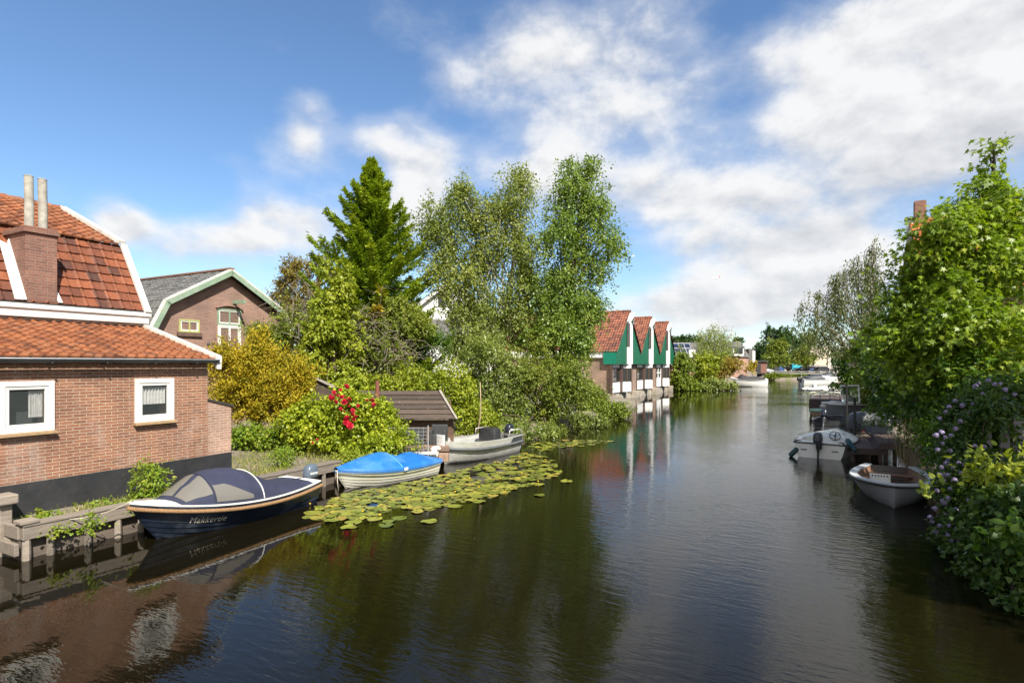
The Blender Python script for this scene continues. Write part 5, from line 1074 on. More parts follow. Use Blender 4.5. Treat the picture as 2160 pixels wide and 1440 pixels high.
for (u0, u1, d0, d1, n) in ((4.5, 10.2, .12, .8, 2600), (8.9, 15, .15, 3.5, 7000), (10, 40, 4, 14, 3000), (70, 125, .3, 8, 2500)):
    uu = g.uniform(u0, u1, n); dd = g.uniform(d0, d1, n); w_ = np.array([lw(x) for x in uu])+dd; P.append(np.stack([T.x*uu-N.x*w_, T.y*uu-N.y*w_, np.full(n, .47)], 1))
P = np.concatenate(P); k = (np.sin(P[:, 0]*2.3)+np.sin(P[:, 1]*1.9+P[:, 0]))*.5+g.normal(size=len(P))*.5 > -.25; P = P[k]; n = len(P)
tag(leaves('grass', P, np.array([0, 0, 1.])+g.normal(size=(n, 3))*.45, g.normal(size=(n, 3)), .07+.13*g.random(n), .016, LM['grass'], None, g.random(n)), 'sparse tufts of grass and dry stalks on the left bank', None, kind='stuff')
# ---- shed, mesh, furniture
Zs = 19.6
sh = thing('plank_shed', 'low weathered plank shed with steep boarded roof behind the rose bush', 'shed', onz(880, 935, .45), 0)
plk = wood_mat('weathered shed planks', (.072, .052, .040), .45, spots=((.36, .31, .27), .4)); plk2 = wood_mat('brown shed planks', (.13, .078, .05), .4)
vb = M('grey verge timber', (.30, .27, .23), .8, .2, 8)
tl_, tr_, br_, bl_ = at(744, 824, 20.6), at(926, 824, 20.6), at(962, 884, 19.5), at(760, 884, 19.5)
m = MB(); nb_ = 6; off = (tr_-tl_).cross(bl_-tl_).normalized(); off = off if off.y < 0 else -off
for i in range(nb_):
    f0, f1 = i/nb_, (i+1.0)/nb_; a, b, c, d = tl_.lerp(bl_, f0), tr_.lerp(br_, f0), tr_.lerp(br_, f1), tl_.lerp(bl_, f1); m.prism([a, b, c+off*.035, d+off*.035], off*-.03, r=random.random())
m.build('roof', plk, sh)
m = MB(); m.prism([tr_, tr_+Vector((.07, 0, .02)), br_+Vector((.07, 0, 0)), br_], (0, -.07, .03)); m.build('verge_board', vb, sh)
m = MB(); y0 = 19.75
for i in range(6):
    z1 = at(0, 886, 19.6).z-i*.16; m.box(Vector(((at(770, 0, y0).x+at(957, 0, y0).x)/2, y0+.01*(i % 2), z1-.08)), (at(957, 0, y0).x-at(770, 0, y0).x, .03, .157), r=random.random())
m.build('wall', plk2, sh)
m = MB(); p, q = at(957, 0, y0+.04), at(949, 0, 21.2); m.prism([Vector((p.x, p.y, .4)), Vector((q.x, q.y, .4)), Vector((q.x, q.y, 1.9)), Vector((p.x, p.y, 1.25))], (-.03, 0, 0)); m.build('end_wall', plk2, sh)
s2 = thing('plank_lean_to', 'grey plank lean-to gable peeping above the golden bush and rose bush', 'shed', onz(720, 935, .45), 0)
m = MB(); a, b = at(666, 797, 21), at(790, 858, 21); nn = 7
for i in range(nn):
    z0_, z1_ = a.z-(a.z-.5)*(i+1)/nn, a.z-(a.z-.5)*i/nn; xr = a.x+(b.x-a.x)*min(1, (a.z-z1_)/(a.z-b.z)); xr2 = a.x+(b.x-a.x)*min(1, (a.z-z0_)/(a.z-b.z)); m.prism([Vector((a.x, 21, z0_)), Vector((xr2, 21, z0_)), Vector((xr, 21, z1_-.006)), Vector((a.x, 21, z1_-.006))], (0, .03, 0), r=random.random())
m.build('wall', plk, s2)
m = MB(); m.bar(a+Vector((-.05, -.04, .03)), b+Vector((0, -.04, .03)), .12, .07); m.build('verge_board', vb, s2)
m = MB(); p = at(796, 842, 19.2); m.tube([Vector((p.x, p.y, .5)), at(796, 803, 19.2)], [.07, .07], 12)
tag(m.build('stove_pipe', M('rusty red pipe', (.20, .07, .045), .75, .25, 8, bmp=.2), None, smooth=True, autosm=40), 'rusty red upright pipe in front of the plank shed roof', 'pipe')
dk = thing('garden_deck', 'low brown plank deck in front of the plank shed', 'deck', onz(870, 950, .45), 0)
m = MB()
for i in range(7): yy_ = 17.3+i*.3; m.box(Vector(((at(800, 0, yy_).x+at(930, 0, yy_).x)/2, yy_, .60)), (2.4, .285, .05), r=random.random())
m.build('deck_boards', wood_mat('brown deck boards', (.20, .13, .09), .3), dk)
m = MB(); p0, p1 = at(812, 955, 17.0), at(925, 955, 17.0); m.box((p0+p1)/2, (p1.x-p0.x, .05, .09)); m.build('deck_edge', M('pale edge rail', (.50, .48, .44), .6, .2, 6), dk)
rat = M('charcoal rattan', (.045, .047, .05), .6, .3, 30, bmp=.6, bscale=60)
def chair(lab, x0, x1, yt, ys, yb, Y):
    a, b = at(x0, yb, Y), at(x1, yb, Y); w_ = b.x-a.x; zt, zs, zb = at(0, yt, Y).z, at(0, ys, Y).z, .63; c = thing('rattan_seat', lab, 'garden seat', Vector(((a.x+b.x)/2, Y, .62)), 0, None); xc = (a.x+b.x)/2
    for nm, cc, sz in (('seat', (xc, Y, (zs+zb)/2), (w_-.16, .55, zs-zb)), ('backrest', (xc, Y+.32, (zt+zb)/2), (w_, .08, zt-zb)), ('armrest', (a.x+.04, Y, (zs+zb)/2+.07), (.08, .55, zs-zb+.14)), ('armrest', (b.x-.04, Y, (zs+zb)/2+.07), (.08, .55, zs-zb+.14))):
        MB().box(cc, sz).build(nm, rat, c, bevel=.02)
chair('charcoal rattan sofa behind the wire mesh on the deck', 838, 895, 903, 925, 945, 18.2)
chair('tall charcoal rattan armchair right of the mesh post on the deck', 908, 942, 897, 915, 940, 18.4)
mf = thing('mesh_fence', 'galvanised wire mesh panel with a steel post on the deck edge', 'fence', onz(860, 955, .6), 0)
gal = M('galvanised wire', (.40, .41, .40), .4, .1, metal=.4); m = MB(); Y = 17.0
for i in range(9): p = at(822+i*10.2, 900, Y); m.tube([Vector((p.x, Y, .62)), p], .005, 5)
for j in range(7): z_ = .66+j*.105; m.tube([Vector((at(818, 0, Y).x, Y, z_)), Vector((at(904, 0, Y).x, Y, z_))], .005, 5)
m.build('mesh', gal, mf); p = at(903, 897, Y); m = MB(); m.tube([Vector((p.x, Y, .4)), p], .022, 8); m.build('steel_post', gal, mf)
m = MB(); m.box(at(936, 963, 17.3), (.30, .3, .28)); tag(m.build('stone_block', M('reddish stone', (.33, .22, .16), .9, .3, 9, bmp=.6), None, bevel=.03), 'reddish stone block at the bow of the aluminium workboat', 'stone')
# ================================================================ right bank
def L3(spec):
    """(px, py, rx, ry, depth)"""
    o = []
    for px, py, rx, ry, Y in spec: o += lobes_at([(px, py, rx, ry)], Y)
    return o
gb0 = at(2075, 768, 15.8); tree('sweetgum_tree', 'tall light green sweetgum with star shaped leaves and a pointed leader on the right bank', 'tree', (gb0.x, gb0.y, .4),
   lobes_at([(2097, 315, 12, 26), (2088, 372, 32, 34), (2120, 410, 36, 30), (2060, 432, 50, 36), (2010, 462, 46, 38, -.4), (2128, 470, 50, 44), (1960, 505, 46, 40), (2045, 535, 74, 56), (2135, 560, 60, 66, -.5), (1940, 580, 54, 54, .4), (1912, 640, 46, 56, .5), (2000, 650, 76, 66, -.5), (2100, 660, 80, 76, -.6), (1925, 725, 66, 56, .3), (2040, 760, 90, 56, -.4), (2140, 760, 60, 76), (1885, 690, 36, 50, .6), (2030, 600, 60, 50, .8), (1990, 545, 40, 40)], 15.8),
   'gum', 31000, brownbark, .15, leaf=(.142, .142), spray=.55, per=14, droop=.55, shape='star', seed=101, sub=13, subr=.34, up=1.1, jit=.5, tr=dict(twigs=5, fork=.55, twr=.01), size_var=.35)
tree('maple_shrub', 'dark maple-like thicket below the sweetgum reaching over the jetty', 'shrub', at(1930, 900, 18.5),
   L3([(1900, 770, 60, 60, 20), (1960, 800, 56, 66, 18), (1880, 835, 40, 46, 20.5), (1935, 860, 46, 46, 17), (1985, 840, 56, 60, 15.5), (1860, 760, 40, 44, 23), (1905, 705, 40, 44, 20), (1980, 760, 60, 50, 17), (2060, 790, 70, 56, 15)]), 'deep', 17000, darkbark, .08, leaf=(.15, .14), spray=.4, per=14, droop=.4, shape='star', seed=102, sub=12, up=1.1)
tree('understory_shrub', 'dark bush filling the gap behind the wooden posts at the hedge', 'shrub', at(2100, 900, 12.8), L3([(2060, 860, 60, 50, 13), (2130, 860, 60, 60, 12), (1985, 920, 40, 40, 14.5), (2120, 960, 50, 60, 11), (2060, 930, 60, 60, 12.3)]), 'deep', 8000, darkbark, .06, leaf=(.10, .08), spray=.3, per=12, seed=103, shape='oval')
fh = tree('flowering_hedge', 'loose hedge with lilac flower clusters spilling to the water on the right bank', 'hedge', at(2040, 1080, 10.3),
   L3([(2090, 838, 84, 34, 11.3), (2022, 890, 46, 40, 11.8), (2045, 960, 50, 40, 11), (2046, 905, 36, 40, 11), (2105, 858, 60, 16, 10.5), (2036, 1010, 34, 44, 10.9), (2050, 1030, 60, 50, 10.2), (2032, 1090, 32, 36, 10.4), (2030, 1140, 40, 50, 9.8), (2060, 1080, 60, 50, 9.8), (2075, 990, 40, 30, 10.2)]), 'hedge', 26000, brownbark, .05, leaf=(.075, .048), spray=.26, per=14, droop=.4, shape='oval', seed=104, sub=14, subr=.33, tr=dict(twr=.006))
lil = M('lilac petals', (.28, .23, .37), .6, .3, 40)
def lilac_mesh(seed):
    g = np.random.default_rng(seed); n = 60; d = rdir(g, n); d[:, 2] = np.abs(d[:, 2])*1.1-.35; C = d*np.array([.8, .8, .9]); V = []; Fs = []
    for i in range(n):
        c = Vector(C[i]); nn = Vector(d[i]).normalized(); a = nn.orthogonal().normalized()*.26; b = nn.cross(a).normalized()*.26; k = len(V); V += [c+a, c+b, c-a, c-b]; Fs.append((k, k+1, k+2, k+3))
    me = bpy.data.meshes.new('flower_cluster'); me.from_pydata([tuple(v) for v in V], [], Fs); me.materials.append(lil); return me
LMs = [lilac_mesh(i) for i in range(4)]
FP = [(2064, 808), (2120, 822), (2002, 858), (2044, 870), (2066, 872), (2112, 866), (2016, 904), (1978, 948), (2004, 950), (1996, 976), (2028, 998), (1976, 1034), (2004, 1030), (1982, 1108), (1990, 1130), (2024, 1140), (2000, 1128), (1974, 1120), (2085, 802), (2098, 810), (2110, 809), (2058, 815), (2015, 845), (2030, 855), (2052, 852), (2082, 850), (2098, 857), (2120, 840), (2134, 873), (2140, 832), (2072, 830), (1995, 868), (1982, 882), (2026, 888), (1986, 912), (1994, 922), (2006, 918), (1988, 935), (1974, 918), (2000, 966), (2022, 975), (2010, 985), (1986, 985), (1985, 1002), (1998, 1002), (1990, 1014), (2013, 1012), (2036, 980), (2056, 940), (1980, 1000), (1992, 1060), (1972, 1072), (1966, 1100), (1962, 1090), (1988, 1056), (2000, 1050), (2018, 1115), (2002, 1108), (2008, 1140), (1984, 1160), (2014, 1158), (2032, 1082), (1996, 1085), (2016, 1075), (2040, 1055), (2076, 942)]
for i, (x, y) in enumerate(FP):
    Y = 11.0 if y < 900 else 10.35 if y < 1020 else 9.75
    if x < 2000 and y > 1030: Y = 10.1
    o = bpy.data.objects.new('flower_cluster', LMs[i % 4]); COL.objects.link(o); o.location = at(x, y, Y-.28); s_ = random.uniform(.04, .062); o.scale = (s_, s_, s_*1.15); o.rotation_euler = (.6, .2, i); o.parent = fh; o.matrix_parent_inverse = INV[fh.name]
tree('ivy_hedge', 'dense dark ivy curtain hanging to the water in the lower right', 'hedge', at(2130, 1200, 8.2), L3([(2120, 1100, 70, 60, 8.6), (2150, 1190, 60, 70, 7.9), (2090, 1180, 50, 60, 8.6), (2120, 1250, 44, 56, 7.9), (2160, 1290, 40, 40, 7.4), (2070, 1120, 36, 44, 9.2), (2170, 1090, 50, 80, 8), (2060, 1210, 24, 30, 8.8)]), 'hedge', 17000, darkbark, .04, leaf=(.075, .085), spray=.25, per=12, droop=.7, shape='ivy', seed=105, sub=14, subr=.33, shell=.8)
clump('knotweed_plant', 'sunlit yellow green large leaved plant rising over the lilac hedge', 'plant', [(2112, 985, 34, 14), (2145, 990, 20, 18), (2090, 1000, 20, 8), (2150, 1012, 18, 12)], 9.0, 460, 'ivy', 106, leaf=(.115, .07), spray=.4, shape='oval', droop=.2, stems=False)
clump('knotweed_plant', 'large leaved plant with broad leaves leaning in from the right edge above the ivy', 'plant', [(2130, 1130, 40, 20), (2150, 1110, 24, 30), (2100, 1140, 30, 12), (2165, 1170, 16, 20)], 7.5, 260, 'deep', 107, leaf=(.12, .075), spray=.4, shape='oval', droop=.2, stems=False)
clump('knotweed_plant', 'single sprig of bright pointed leaves reaching out left of the hedge', 'plant', [(1972, 1050, 16, 5), (1995, 1052, 10, 5)], 9.8, 26, 'ivy', 108, leaf=(.13, .085), spray=.3, shape='oval', droop=.1, stems=False)
gf = thing('garden_fence', 'grey wooden garden fence of upright boards half hidden behind the lilac hedge', 'fence', at(2120, 950, 11.5))
gw = wood_mat('grey lilac fence wood', (.22, .20, .22), .25)
for x, wd in ((2085, .10), (2118, .18), (2146, .20), (2175, .18)):
    p = at(x, 876, 10.85); q = at(x, 1010, 10.85); MB().box((p+q)/2, (wd, .05, p.z-q.z)).build('board', gw, gf, bevel=.006)
p, q = at(2088, 884, 10.9), at(2190, 884, 10.9); MB().box((p+q)/2+Vector((0, .06, 0)), (q.x-p.x, .05, .12)).build('rail', gw, gf)
clump('reed_clump', 'dry reeds and dark weeds at the right bank behind the rowing boat', 'reeds', [(1935, 900, 26, 40), (1910, 930, 20, 34), (1950, 950, 24, 30)], 16.3, 2400, 'deep', 109, leaf=(.12, .02), droop=-.6)
m = MB(); g = random.Random(4)
for i in range(70): p = at(g.uniform(1893, 1962), g.uniform(975, 1000), g.uniform(15.3, 16.6)); p.z = .3; m.tube([p, p+Vector((g.gauss(0, .1), g.gauss(0, .1), g.uniform(.6, 1.5)))], [.008, .004], 4)
tag(m.build('dry_reeds', M('dry reed stalks', (.22, .16, .09), .8), None), 'thin brown reed stalks standing at the bank beside the jetty', 'reeds', kind='stuff')
# ---- out-of-frame tree whose crown shades the hedge and the rowing boat
tree('shade_tree', 'broad leafy tree on the right bank whose shade covers the lilac hedge', 'tree', (14.2, 2.4, .4), [(np.array([13.9, 2.6, 9.0]), np.array([3.6, 3.8, 2.8])), (np.array([12.4, 5.0, 8.5]), np.array([1.8, 2.0, 1.7])), (np.array([13.6, 7.8, 8.8]), np.array([1.9, 2.0, 1.6])), (np.array([15.6, 5.2, 8.4]), np.array([2.6, 2.6, 2.4])), (np.array([12.6, -.4, 8.6]), np.array([2.6, 2.4, 2.2]))], 'deep', 24000, darkbark, .25, leaf=(.24, .17), spray=.6, per=16, seed=110)
# ---- brick house with orange roof behind the sweetgum
oh = thing('orange_roof_house', 'house with bright orange tiled roof and brick chimney behind the sweetgum', 'house', at(1922, 800, 28), PHI)
G0 = at(1922, 768, 28.0)
def og(n_, t_, z): return Vector((G0.x, G0.y, 0))+N*n_+T*t_+Vector((0, 0, z))
tileO = tile_mat('bright orange tiles', [(.1, (.42, .12, .035)), (.9, (.60, .20, .06))], mossamt=.15)
m = MB(); m.prism([og(.3, -4.2, .4), og(.3, 4.2, .4), og(.3, 4.2, 6.3), og(.3, 0, 10.0), og(.3, -4.2, 6.3)], N*9); m.build('wall', M('dark brick wall', (.16, .09, .07), .9, .2, 5), oh)
for s_ in (-1, 1):
    e = og(-.1, s_*4.5, 6.15); tile_roof('roof_slope', e, N*9.6, og(-.1, 0, 10.2)-e, 40, 20, tileO, oh, hgt=.05, lap=.04, sub=5)
m = MB()
for k in range(28): m.tube([og(-.1+k*.345, 0, 10.2), og(-.1+k*.345+.36, 0, 10.21)], [.12, .14], 8, r=random.random())
m.build('ridge_tiles', tileO, oh, smooth=True)
m = MB(); m.box(og(.35, 0, 10.25), (.46, .46, 1.8), (N, T, Vector((0, 0, 1)))); oc = m.build('chimney', brick_mat('bright chimney brick', (.30, .13, .08), (.20, .09, .06), (.4, .34, .28)), oh)
m = MB(); m.box(og(-.05, 0, 9.6), (.30, .36, 1.3), (N, T, Vector((0, 0, 1)))); m.build('white_flue', white, oh); m = MB(); m.box(og(-.05, 0, 10.33), (.42, .5, .14), (N, T, Vector((0, 0, 1)))); m.build('flue_cap', blackp, oh)
# ---- weeping birch on the right bank
wb0 = at(1818, 768, 43); tree('weeping_birch', 'tall drooping birch with silvery trunks rising behind the jetties on the right bank', 'tree', (wb0.x, wb0.y, .5),
   lobes_at([(1846, 515, 12, 26), (1800, 555, 28, 28), (1838, 580, 26, 46), (1768, 585, 22, 30), (1718, 622, 20, 20), (1768, 650, 30, 40), (1825, 670, 34, 50), (1692, 645, 12, 16), (1795, 730, 34, 40), (1745, 690, 18, 30), (1720, 665, 12, 20), (1852, 620, 20, 40), (1840, 750, 34, 40), (1800, 765, 24, 20)], 43),
   'weep', 27000, birchbark, .22, leaf=(.17, .075), spray=2.0, per=36, droop=2.3, spread=.05, seed=120, sub=10, subr=.38, tr=dict(twigs=5, fork=.4, twr=.02), lean=(-.3, 0, 0), hue=.75, zmin=3.7)
tree('round_shrub', 'dark rounded shrub at the waterline under the weeping birch', 'shrub', onz(1790, 832, .4), lobes_at([(1790, 770, 34, 40), (1785, 800, 30, 36), (1815, 790, 30, 40)], 47), 'deep', 9000, darkbark, .1, leaf=(.16, .11), spray=.4, per=14, seed=121)
tree('bright_shrub', 'yellow green shrub lit by the sun between the weeping birch and the thicket', 'shrub', at(1850, 850, 30), lobes_at([(1835, 780, 30, 30), (1850, 820, 30, 34), (1825, 740, 24, 30), (1830, 850, 18, 24)], 31), 'mid', 8000, brownbark, .08, leaf=(.15, .10), spray=.4, per=14, seed=122)
# ---- jetties, tubs and small boats along the right bank
dkb = wood_mat('dark jetty boards', (.075, .052, .045), .3); tan = wood_mat('tan jetty boards', (.36, .26, .17), .2)
def deck(name, lab, quad, z, th, mat, nb, posts=True, cat='jetty', group=None):
    P = [onz(x, y, z) for x, y in quad]; t = thing(name, lab, cat, (P[0]+P[2])/2-Vector((0, 0, z)), 0, group)
    m = MB()
    for i in range(nb):
        f0, f1 = i/nb, (i+.94)/nb; a, b = P[0].lerp(P[1], f0), P[0].lerp(P[1], f1); c, d = P[3].lerp(P[2], f1), P[3].lerp(P[2], f0); m.prism([a, b, c, d], (0, 0, -.035), r=random.random())
    m.build('deck_boards', mat, t)
    m = MB(); m.prism([P[0]+Vector((0, -.02, -.036)), P[1]+Vector((0, -.02, -.036)), P[1]+Vector((0, -.02, -th)), P[0]+Vector((0, -.02, -th))], (0, .05, 0)); m.prism([P[0]+Vector((0, .03, -.036)), P[0]+Vector((.04, .03, -.036)), P[3]+Vector((.04, 0, -.036)), P[3]+Vector((0, 0, -.036))], (0, 0, -th)); m.build('deck_beam', dkb, t)
    for p in P:
        m = MB(); c = (P[0]+P[1]+P[2]+P[3])/4; q = p.lerp(c, .08); m.tube([Vector((q.x, q.y, -.6)), Vector((q.x, q.y, z-.04))], .055, 7); m.build('post', dkb, t)
    return t
deck('jetty', 'low dark plank jetty beside the white speedboat', [(1797, 944), (1873, 947), (1852, 924), (1789, 924)], .46, .2, dkb, 8)
deck('jetty', 'higher dark plank step at the bank right of the low jetty', [(1856, 934), (1890, 934), (1888, 912), (1838, 912)], .66, .22, dkb, 6)
deck('jetty', 'tan plank landing with black poles beyond the dark jetty', [(1795, 922), (1850, 923), (1836, 893), (1786, 893)], .44, .2, tan, 6)
mp_ = M('dark grey planter', (.085, .10, .13), .6, .15)
def planter(lab, x0, x1, yt, yb, z, flow, seed, lm='deep'):
    p = onz((x0+x1)/2, yb, z); w_ = (x1-x0)/F*p.y; hh = (yb-yt)/F*p.y; t = thing('planter', lab, 'planter', p); MB().box(p+Vector((0, .2, hh/2)), (w_, .38, hh)).build('planter_box', mp_, t, bevel=.012)
    c = p+Vector((0, .2, hh+.12)); crown('foliage', [(np.array(c), np.array([w_*.55, .25, .2]))], 700, LM[lm], t, leaf=(.07, .04), spray=.2, per=10, seed=seed)
    m = MB(); g = random.Random(seed)
    for i in range(flow):
        q = c+Vector((g.uniform(-.5, .5)*w_, g.uniform(-.3, .05), g.uniform(.05, .3))); m.tube([q, q+Vector((0, -.01, .04))], [.045, .02], 6)
    m.build('flowers', M('white petals', (.8, .8, .8), .6), t)
planter('small blue grey planter of white flowers on the tan landing', 1798, 1821, 893, 906, .45, 22, 131, 'mid')
planter('long dark grey planter box with white flowers on the plank step', 1838, 1884, 899, 913, .66, 12, 132)
gc = M('dark grey tarp cover', (.055, .06, .068), .55, .25, 3, bmp=.4, bscale=5)
p = onz(1836, 917, .46); m = MB(); X_, Z_ = Vector((1, 0, 0)), Vector((0, 0, 1))
m.loft([sect(p+Vector((dx, .55, .42+dz)), Vector((0, 1, 0)), Z_, ry, rz, 2.6, 22) for dx, dz, ry, rz in ((-.46, -.05, .1, .18), (-.42, -.02, .32, .33), (-.3, .0, .42, .40), (0, .02, .44, .43), (.5, .02, .43, .42), (.55, 0, .2, .25))])
cv = thing('covered_barbecue', 'dark grey rounded tarp covered garden grill on the landing', 'grill', p); m.build('tarp', gc, cv, smooth=True); m = MB(); m.box(p+Vector((0, .5, .05)), (.7, .6, .1)); m.build('base', blackp, cv)
p = onz(1826, 915, .46); m = MB(); m.box(p+Vector((-.1, -.02, .12)), (.2, .12, .07)); tag(m.build('red_toolbox', M('red plastic', (.45, .03, .02), .4), None, bevel=.01), 'small red toolbox beside the dark tarp covered grill', 'toolbox')
for lab, x, yt, yb, Y in (('black steel pole on the front corner of the tan landing', 1803, 838, 922, 21.4), ('thin black mooring pole farther out beside the grey tub boat', 1786, 812, 893, 26.5)):
    m = MB(); a, b = at(x, yt, Y), at(x, yb, Y); b.z = -.4; m.tube([b, a], .045, 8); tag(m.build('mooring_pole', blackp, None, smooth=True, autosm=40), lab, 'pole')
a, b = at(1800, 885, 21.6), at(1835, 918, 20.6); m = MB(); m.tube([a, b], .03, 6); tag(m.build('gangway_pole', blackp, None), 'black slanting pole leaning from the steel pole to the landing', 'pole')
def small_boat(name, lab, px0, px1, ywl, ang, beam, hts, hm, rub, inner=True, deckm=None, **k):
    """hull whose ends land near px0 (stern) and px1 (bow) on the waterline"""
    P0, P1 = onz(px0, ywl), onz(px1, ywl); P1 = Vector(P1); d = P1-P0; L = d.length
    if ang is not None: d = Vector((math.cos(ang), math.sin(ang), 0)); L = 3.0
    t = thing(name, lab, 'boat', P0, math.atan2(d.y, d.x)); h = Hull(L, beam, *hts, **k); h.skin(18, 6).build('hull', hm, t, world=False, smooth=True, autosm=40)
    m = MB(); m.tube(h.rail(1, .01), .03, 6); m.build('rub_rail', rub, t, world=False, smooth=True)
    if inner: h.skin(16, 4, inset=.08, w0=.45).build('lining', deckm or gc, t, world=False); m = MB(); m.grid([[h.pt(q, .45, s_, -.08) for q in QS(14)] for s_ in (1, -1)]); m.build('floor', deckm or gc, t, world=False); m = MB(); flatrail(m, h.rail(1, .01), .1, .02); m.build('gunwale', hm, t, world=False)
    else:
        m = MB(); m.grid([[Vector((h.L*q, h.hb(q)*c, h.sheer(q)+.01+.12*(1-c*c))) for c in np.linspace(-1, 1, 9)] for q in QS(14)]); m.build('deck', deckm or hm, t, world=False, smooth=True)
    return t, h
galv = M('grey steel hull', (.10, .105, .11), .5, .25, 4); 
t, h = small_boat('dinghy', 'dark grey steel dinghy with tilted black outboard beyond the white speedboat', 1752, 1800, 905, R(52), 1.75, (.46, .42, .40), galv, alu, tr=.92, vee=.3)
ob = outboard(t, -.02, .52, M('black navy cowl', (.018, .022, .035)), M('dark leg', (.05, .055, .06)), 1.15, tilt=R(26), y=.25)
t, h = small_boat('flat_boat', 'flat tan boat with pale green deck edge moored behind the grey steel dinghy', 1790, 1708, 882, None, 1.7, (.46, .50, .46), M('tan hull', (.40, .29, .21), .6, .15, 4), M('pale green rail', (.30, .46, .30), .5, .1), inner=False, deckm=M('pale green deck', (.28, .42, .28), .6, .15, 4), tr=.9, vee=.3)
for i, (x, y) in enumerate(((1745, 851), (1762, 845))):
    p = at(x, y+6, 32.3); m = MB(); m.loft([sect(p+Vector((0, 0, dz)), X_, Vector((0, 1, 0)), rx, .3, 2.4, 14) for dz, rx in ((-.12, .25), (-.05, .38), (.08, .36), (.16, .2))]); tag(m.build('folded_cover', M('pale folded cover', (.5, .47, .44), .8, .2, 6, bmp=.5), None, smooth=True), ('lower pale folded cover lying on the pale green boat', 'upper pale folded cover heaped toward the windscreen')[i], 'cover')
t = thing('tub_boat', 'dark grey round ended workboat with a tall white framed windscreen', 'boat', onz(1800, 892), PHI)
p = onz(1800, 892); m = MB(); m.loft([sect(p+Vector((.1, .9, z)), X_, Vector((0, 1, 0)), rx, 1.0, 3.5, 26) for z, rx in ((-.2, .85), (0, .92), (.45, .98), (.95, 1.0), (1.0, 1.0))]); m.build('hull', galv, t, smooth=True, autosm=50)
m = MB(); m.loft([sect(p+Vector((.1, .9, z)), X_, Vector((0, 1, 0)), 1.05, 1.05, 3.5, 26) for z in (.97, 1.05)]); m.build('rim', alu, t)
wf = M('white tube frame', (.75, .75, .73), .4, .06); A_, B_, C_, D_ = at(1773, 814, 30.5), at(1811, 813, 30.5), at(1813, 849, 30.5), at(1783, 849, 30.5)
m = MB(); m.tube([A_, B_, C_, D_], .05, 8); m.build('windscreen_frame', wf, t); m = MB(); m.quad(A_, B_, C_, D_); m.build('windscreen', clear_mat('green tinted screen', (.10, .18, .13), .35), t); m = MB(); m.tube([A_, D_], .025, 6); m.build('windscreen_strut', M('green white strut', (.4, .55, .45), .4), t)
p = onz(1803, 890, .5); m = MB(); m.tube([Vector((p.x, p.y-.1, .12)), Vector((p.x, p.y-.1, .55))], [.26, .28], 16); tag(m.build('blue_barrel', M('blue plastic barrel', (.03, .14, .30), .4), None, smooth=True, autosm=40), 'blue plastic barrel on the landing below the tub boat', 'barrel')
t = deck('railed_jetty', 'dark wooden jetty with pale railings and tarred skirt farther along the right bank', [(1707, 842), (1775, 843), (1790, 832), (1722, 832)], 1.0, .75, dkb, 8)
for y0_, z1 in ((0, .22), (0, .42)):
    m = MB(); a, b = onz(1710, 841, 1.0), onz(1772, 842, 1.0); m.tube([a+Vector((0, 0, z1)), b+Vector((0, 0, z1))], .03, 6)
    for f in (0, .33, .66, 1): q = a.lerp(b, f); m.tube([q, q+Vector((0, 0, z1))], .03, 6)
    m.build('railing', alu, t)
rubw = M('white inflatable tube', (.66, .65, .60), .45, .08, 3)
def rib(lab, px0, px1, ywl, dy=0.0):
    a, b = onz(px0, ywl), onz(px1, ywl); b = b+Vector((0, dy, 0)); d = (b-a); L = d.length; t = thing('inflatable_boat', lab, 'boat', a, math.atan2(d.y, d.x)); P = []
    for s_ in np.linspace(-1, 1, 25):
        f = 1-abs(s_)**2.6; P.append(Vector((L*f*.98, math.copysign(.62*(1-max(0, f-.6)**2*5.6), s_) if abs(s_) > .02 else 0, .28+.22*f**3)))
    m = MB(); m.tube(P, [.14]+[.23]*23+[.14], 12); m.build('inflatable_tube', rubw, t, smooth=True, world=False)
    m = MB(); m.grid([[Vector((x, s_, .05+.12*(x/L)**2)) for x in np.linspace(.1, L*.85, 8)] for s_ in (-.5, .5)]); m.build('floor', gc, t, world=False)
    m = MB(); m.tube([p+Vector((0, 0, -.02))+Vector((0, math.copysign(.22, p.y), 0)) for p in P], .03, 6); m.build('rub_strake', M('dark strake', (.12, .12, .13), .5), t, world=False)
    m = MB(); m.loft([sect((L*.42, 0, z), X_, Vector((0, 1, 0)), rx, .25, 3, 14) for z, rx in ((.15, .25), (.7, .22), (.95, .12))]); m.build('console', rubw, t, world=False, smooth=True); return t, L
rib('white inflatable boat with a small console alongside the white cruiser', 1697, 1746, 826)
rib('second inflatable boat tucked against the dark rounded shrub', 1748, 1782, 828, 1.2)
def cruiser(lab, px0, px1, ywl, beam, canopy_c, cabin, eng=True):
    t, h = small_boat('cabin_boat', lab, px0, px1, ywl, None, beam, (1.05, .85, .85), gel, M('grey rubber rail', (.10, .105, .11)), inner=False, tr=.9, vee=.3, rake=.7)
    m = MB(); L = h.L; m.loft([sect((L*x, 0, .95+dz), Vector((0, 1, 0)), Vector((0, 0, 1)), h.hb(x)*.8, hz2, 3, 18) for x, dz, hz2 in ((.40, .1, .25), (.5, .15, .42), (.66, .12, .36), (.82, .05, .18))]); m.build('cabin', gel, t, world=False, smooth=True)
    m = MB(); m.loft([sect((L*x, 0, 1.0), Vector((0, 1, 0)), Vector((0, 0, 1)), h.hb(x)*.85, hz2, 2.6, 18) for x, hz2 in ((.06, .15), (.2, .45), (.40, .62), (.5, .5), (.55, .2))]); m.build('canopy', canopy_c, t, world=False, smooth=True)
    if eng: outboard(t, -.05, .75, blackp, M('dark leg', (.05, .055, .06)), 1.5)
    return t
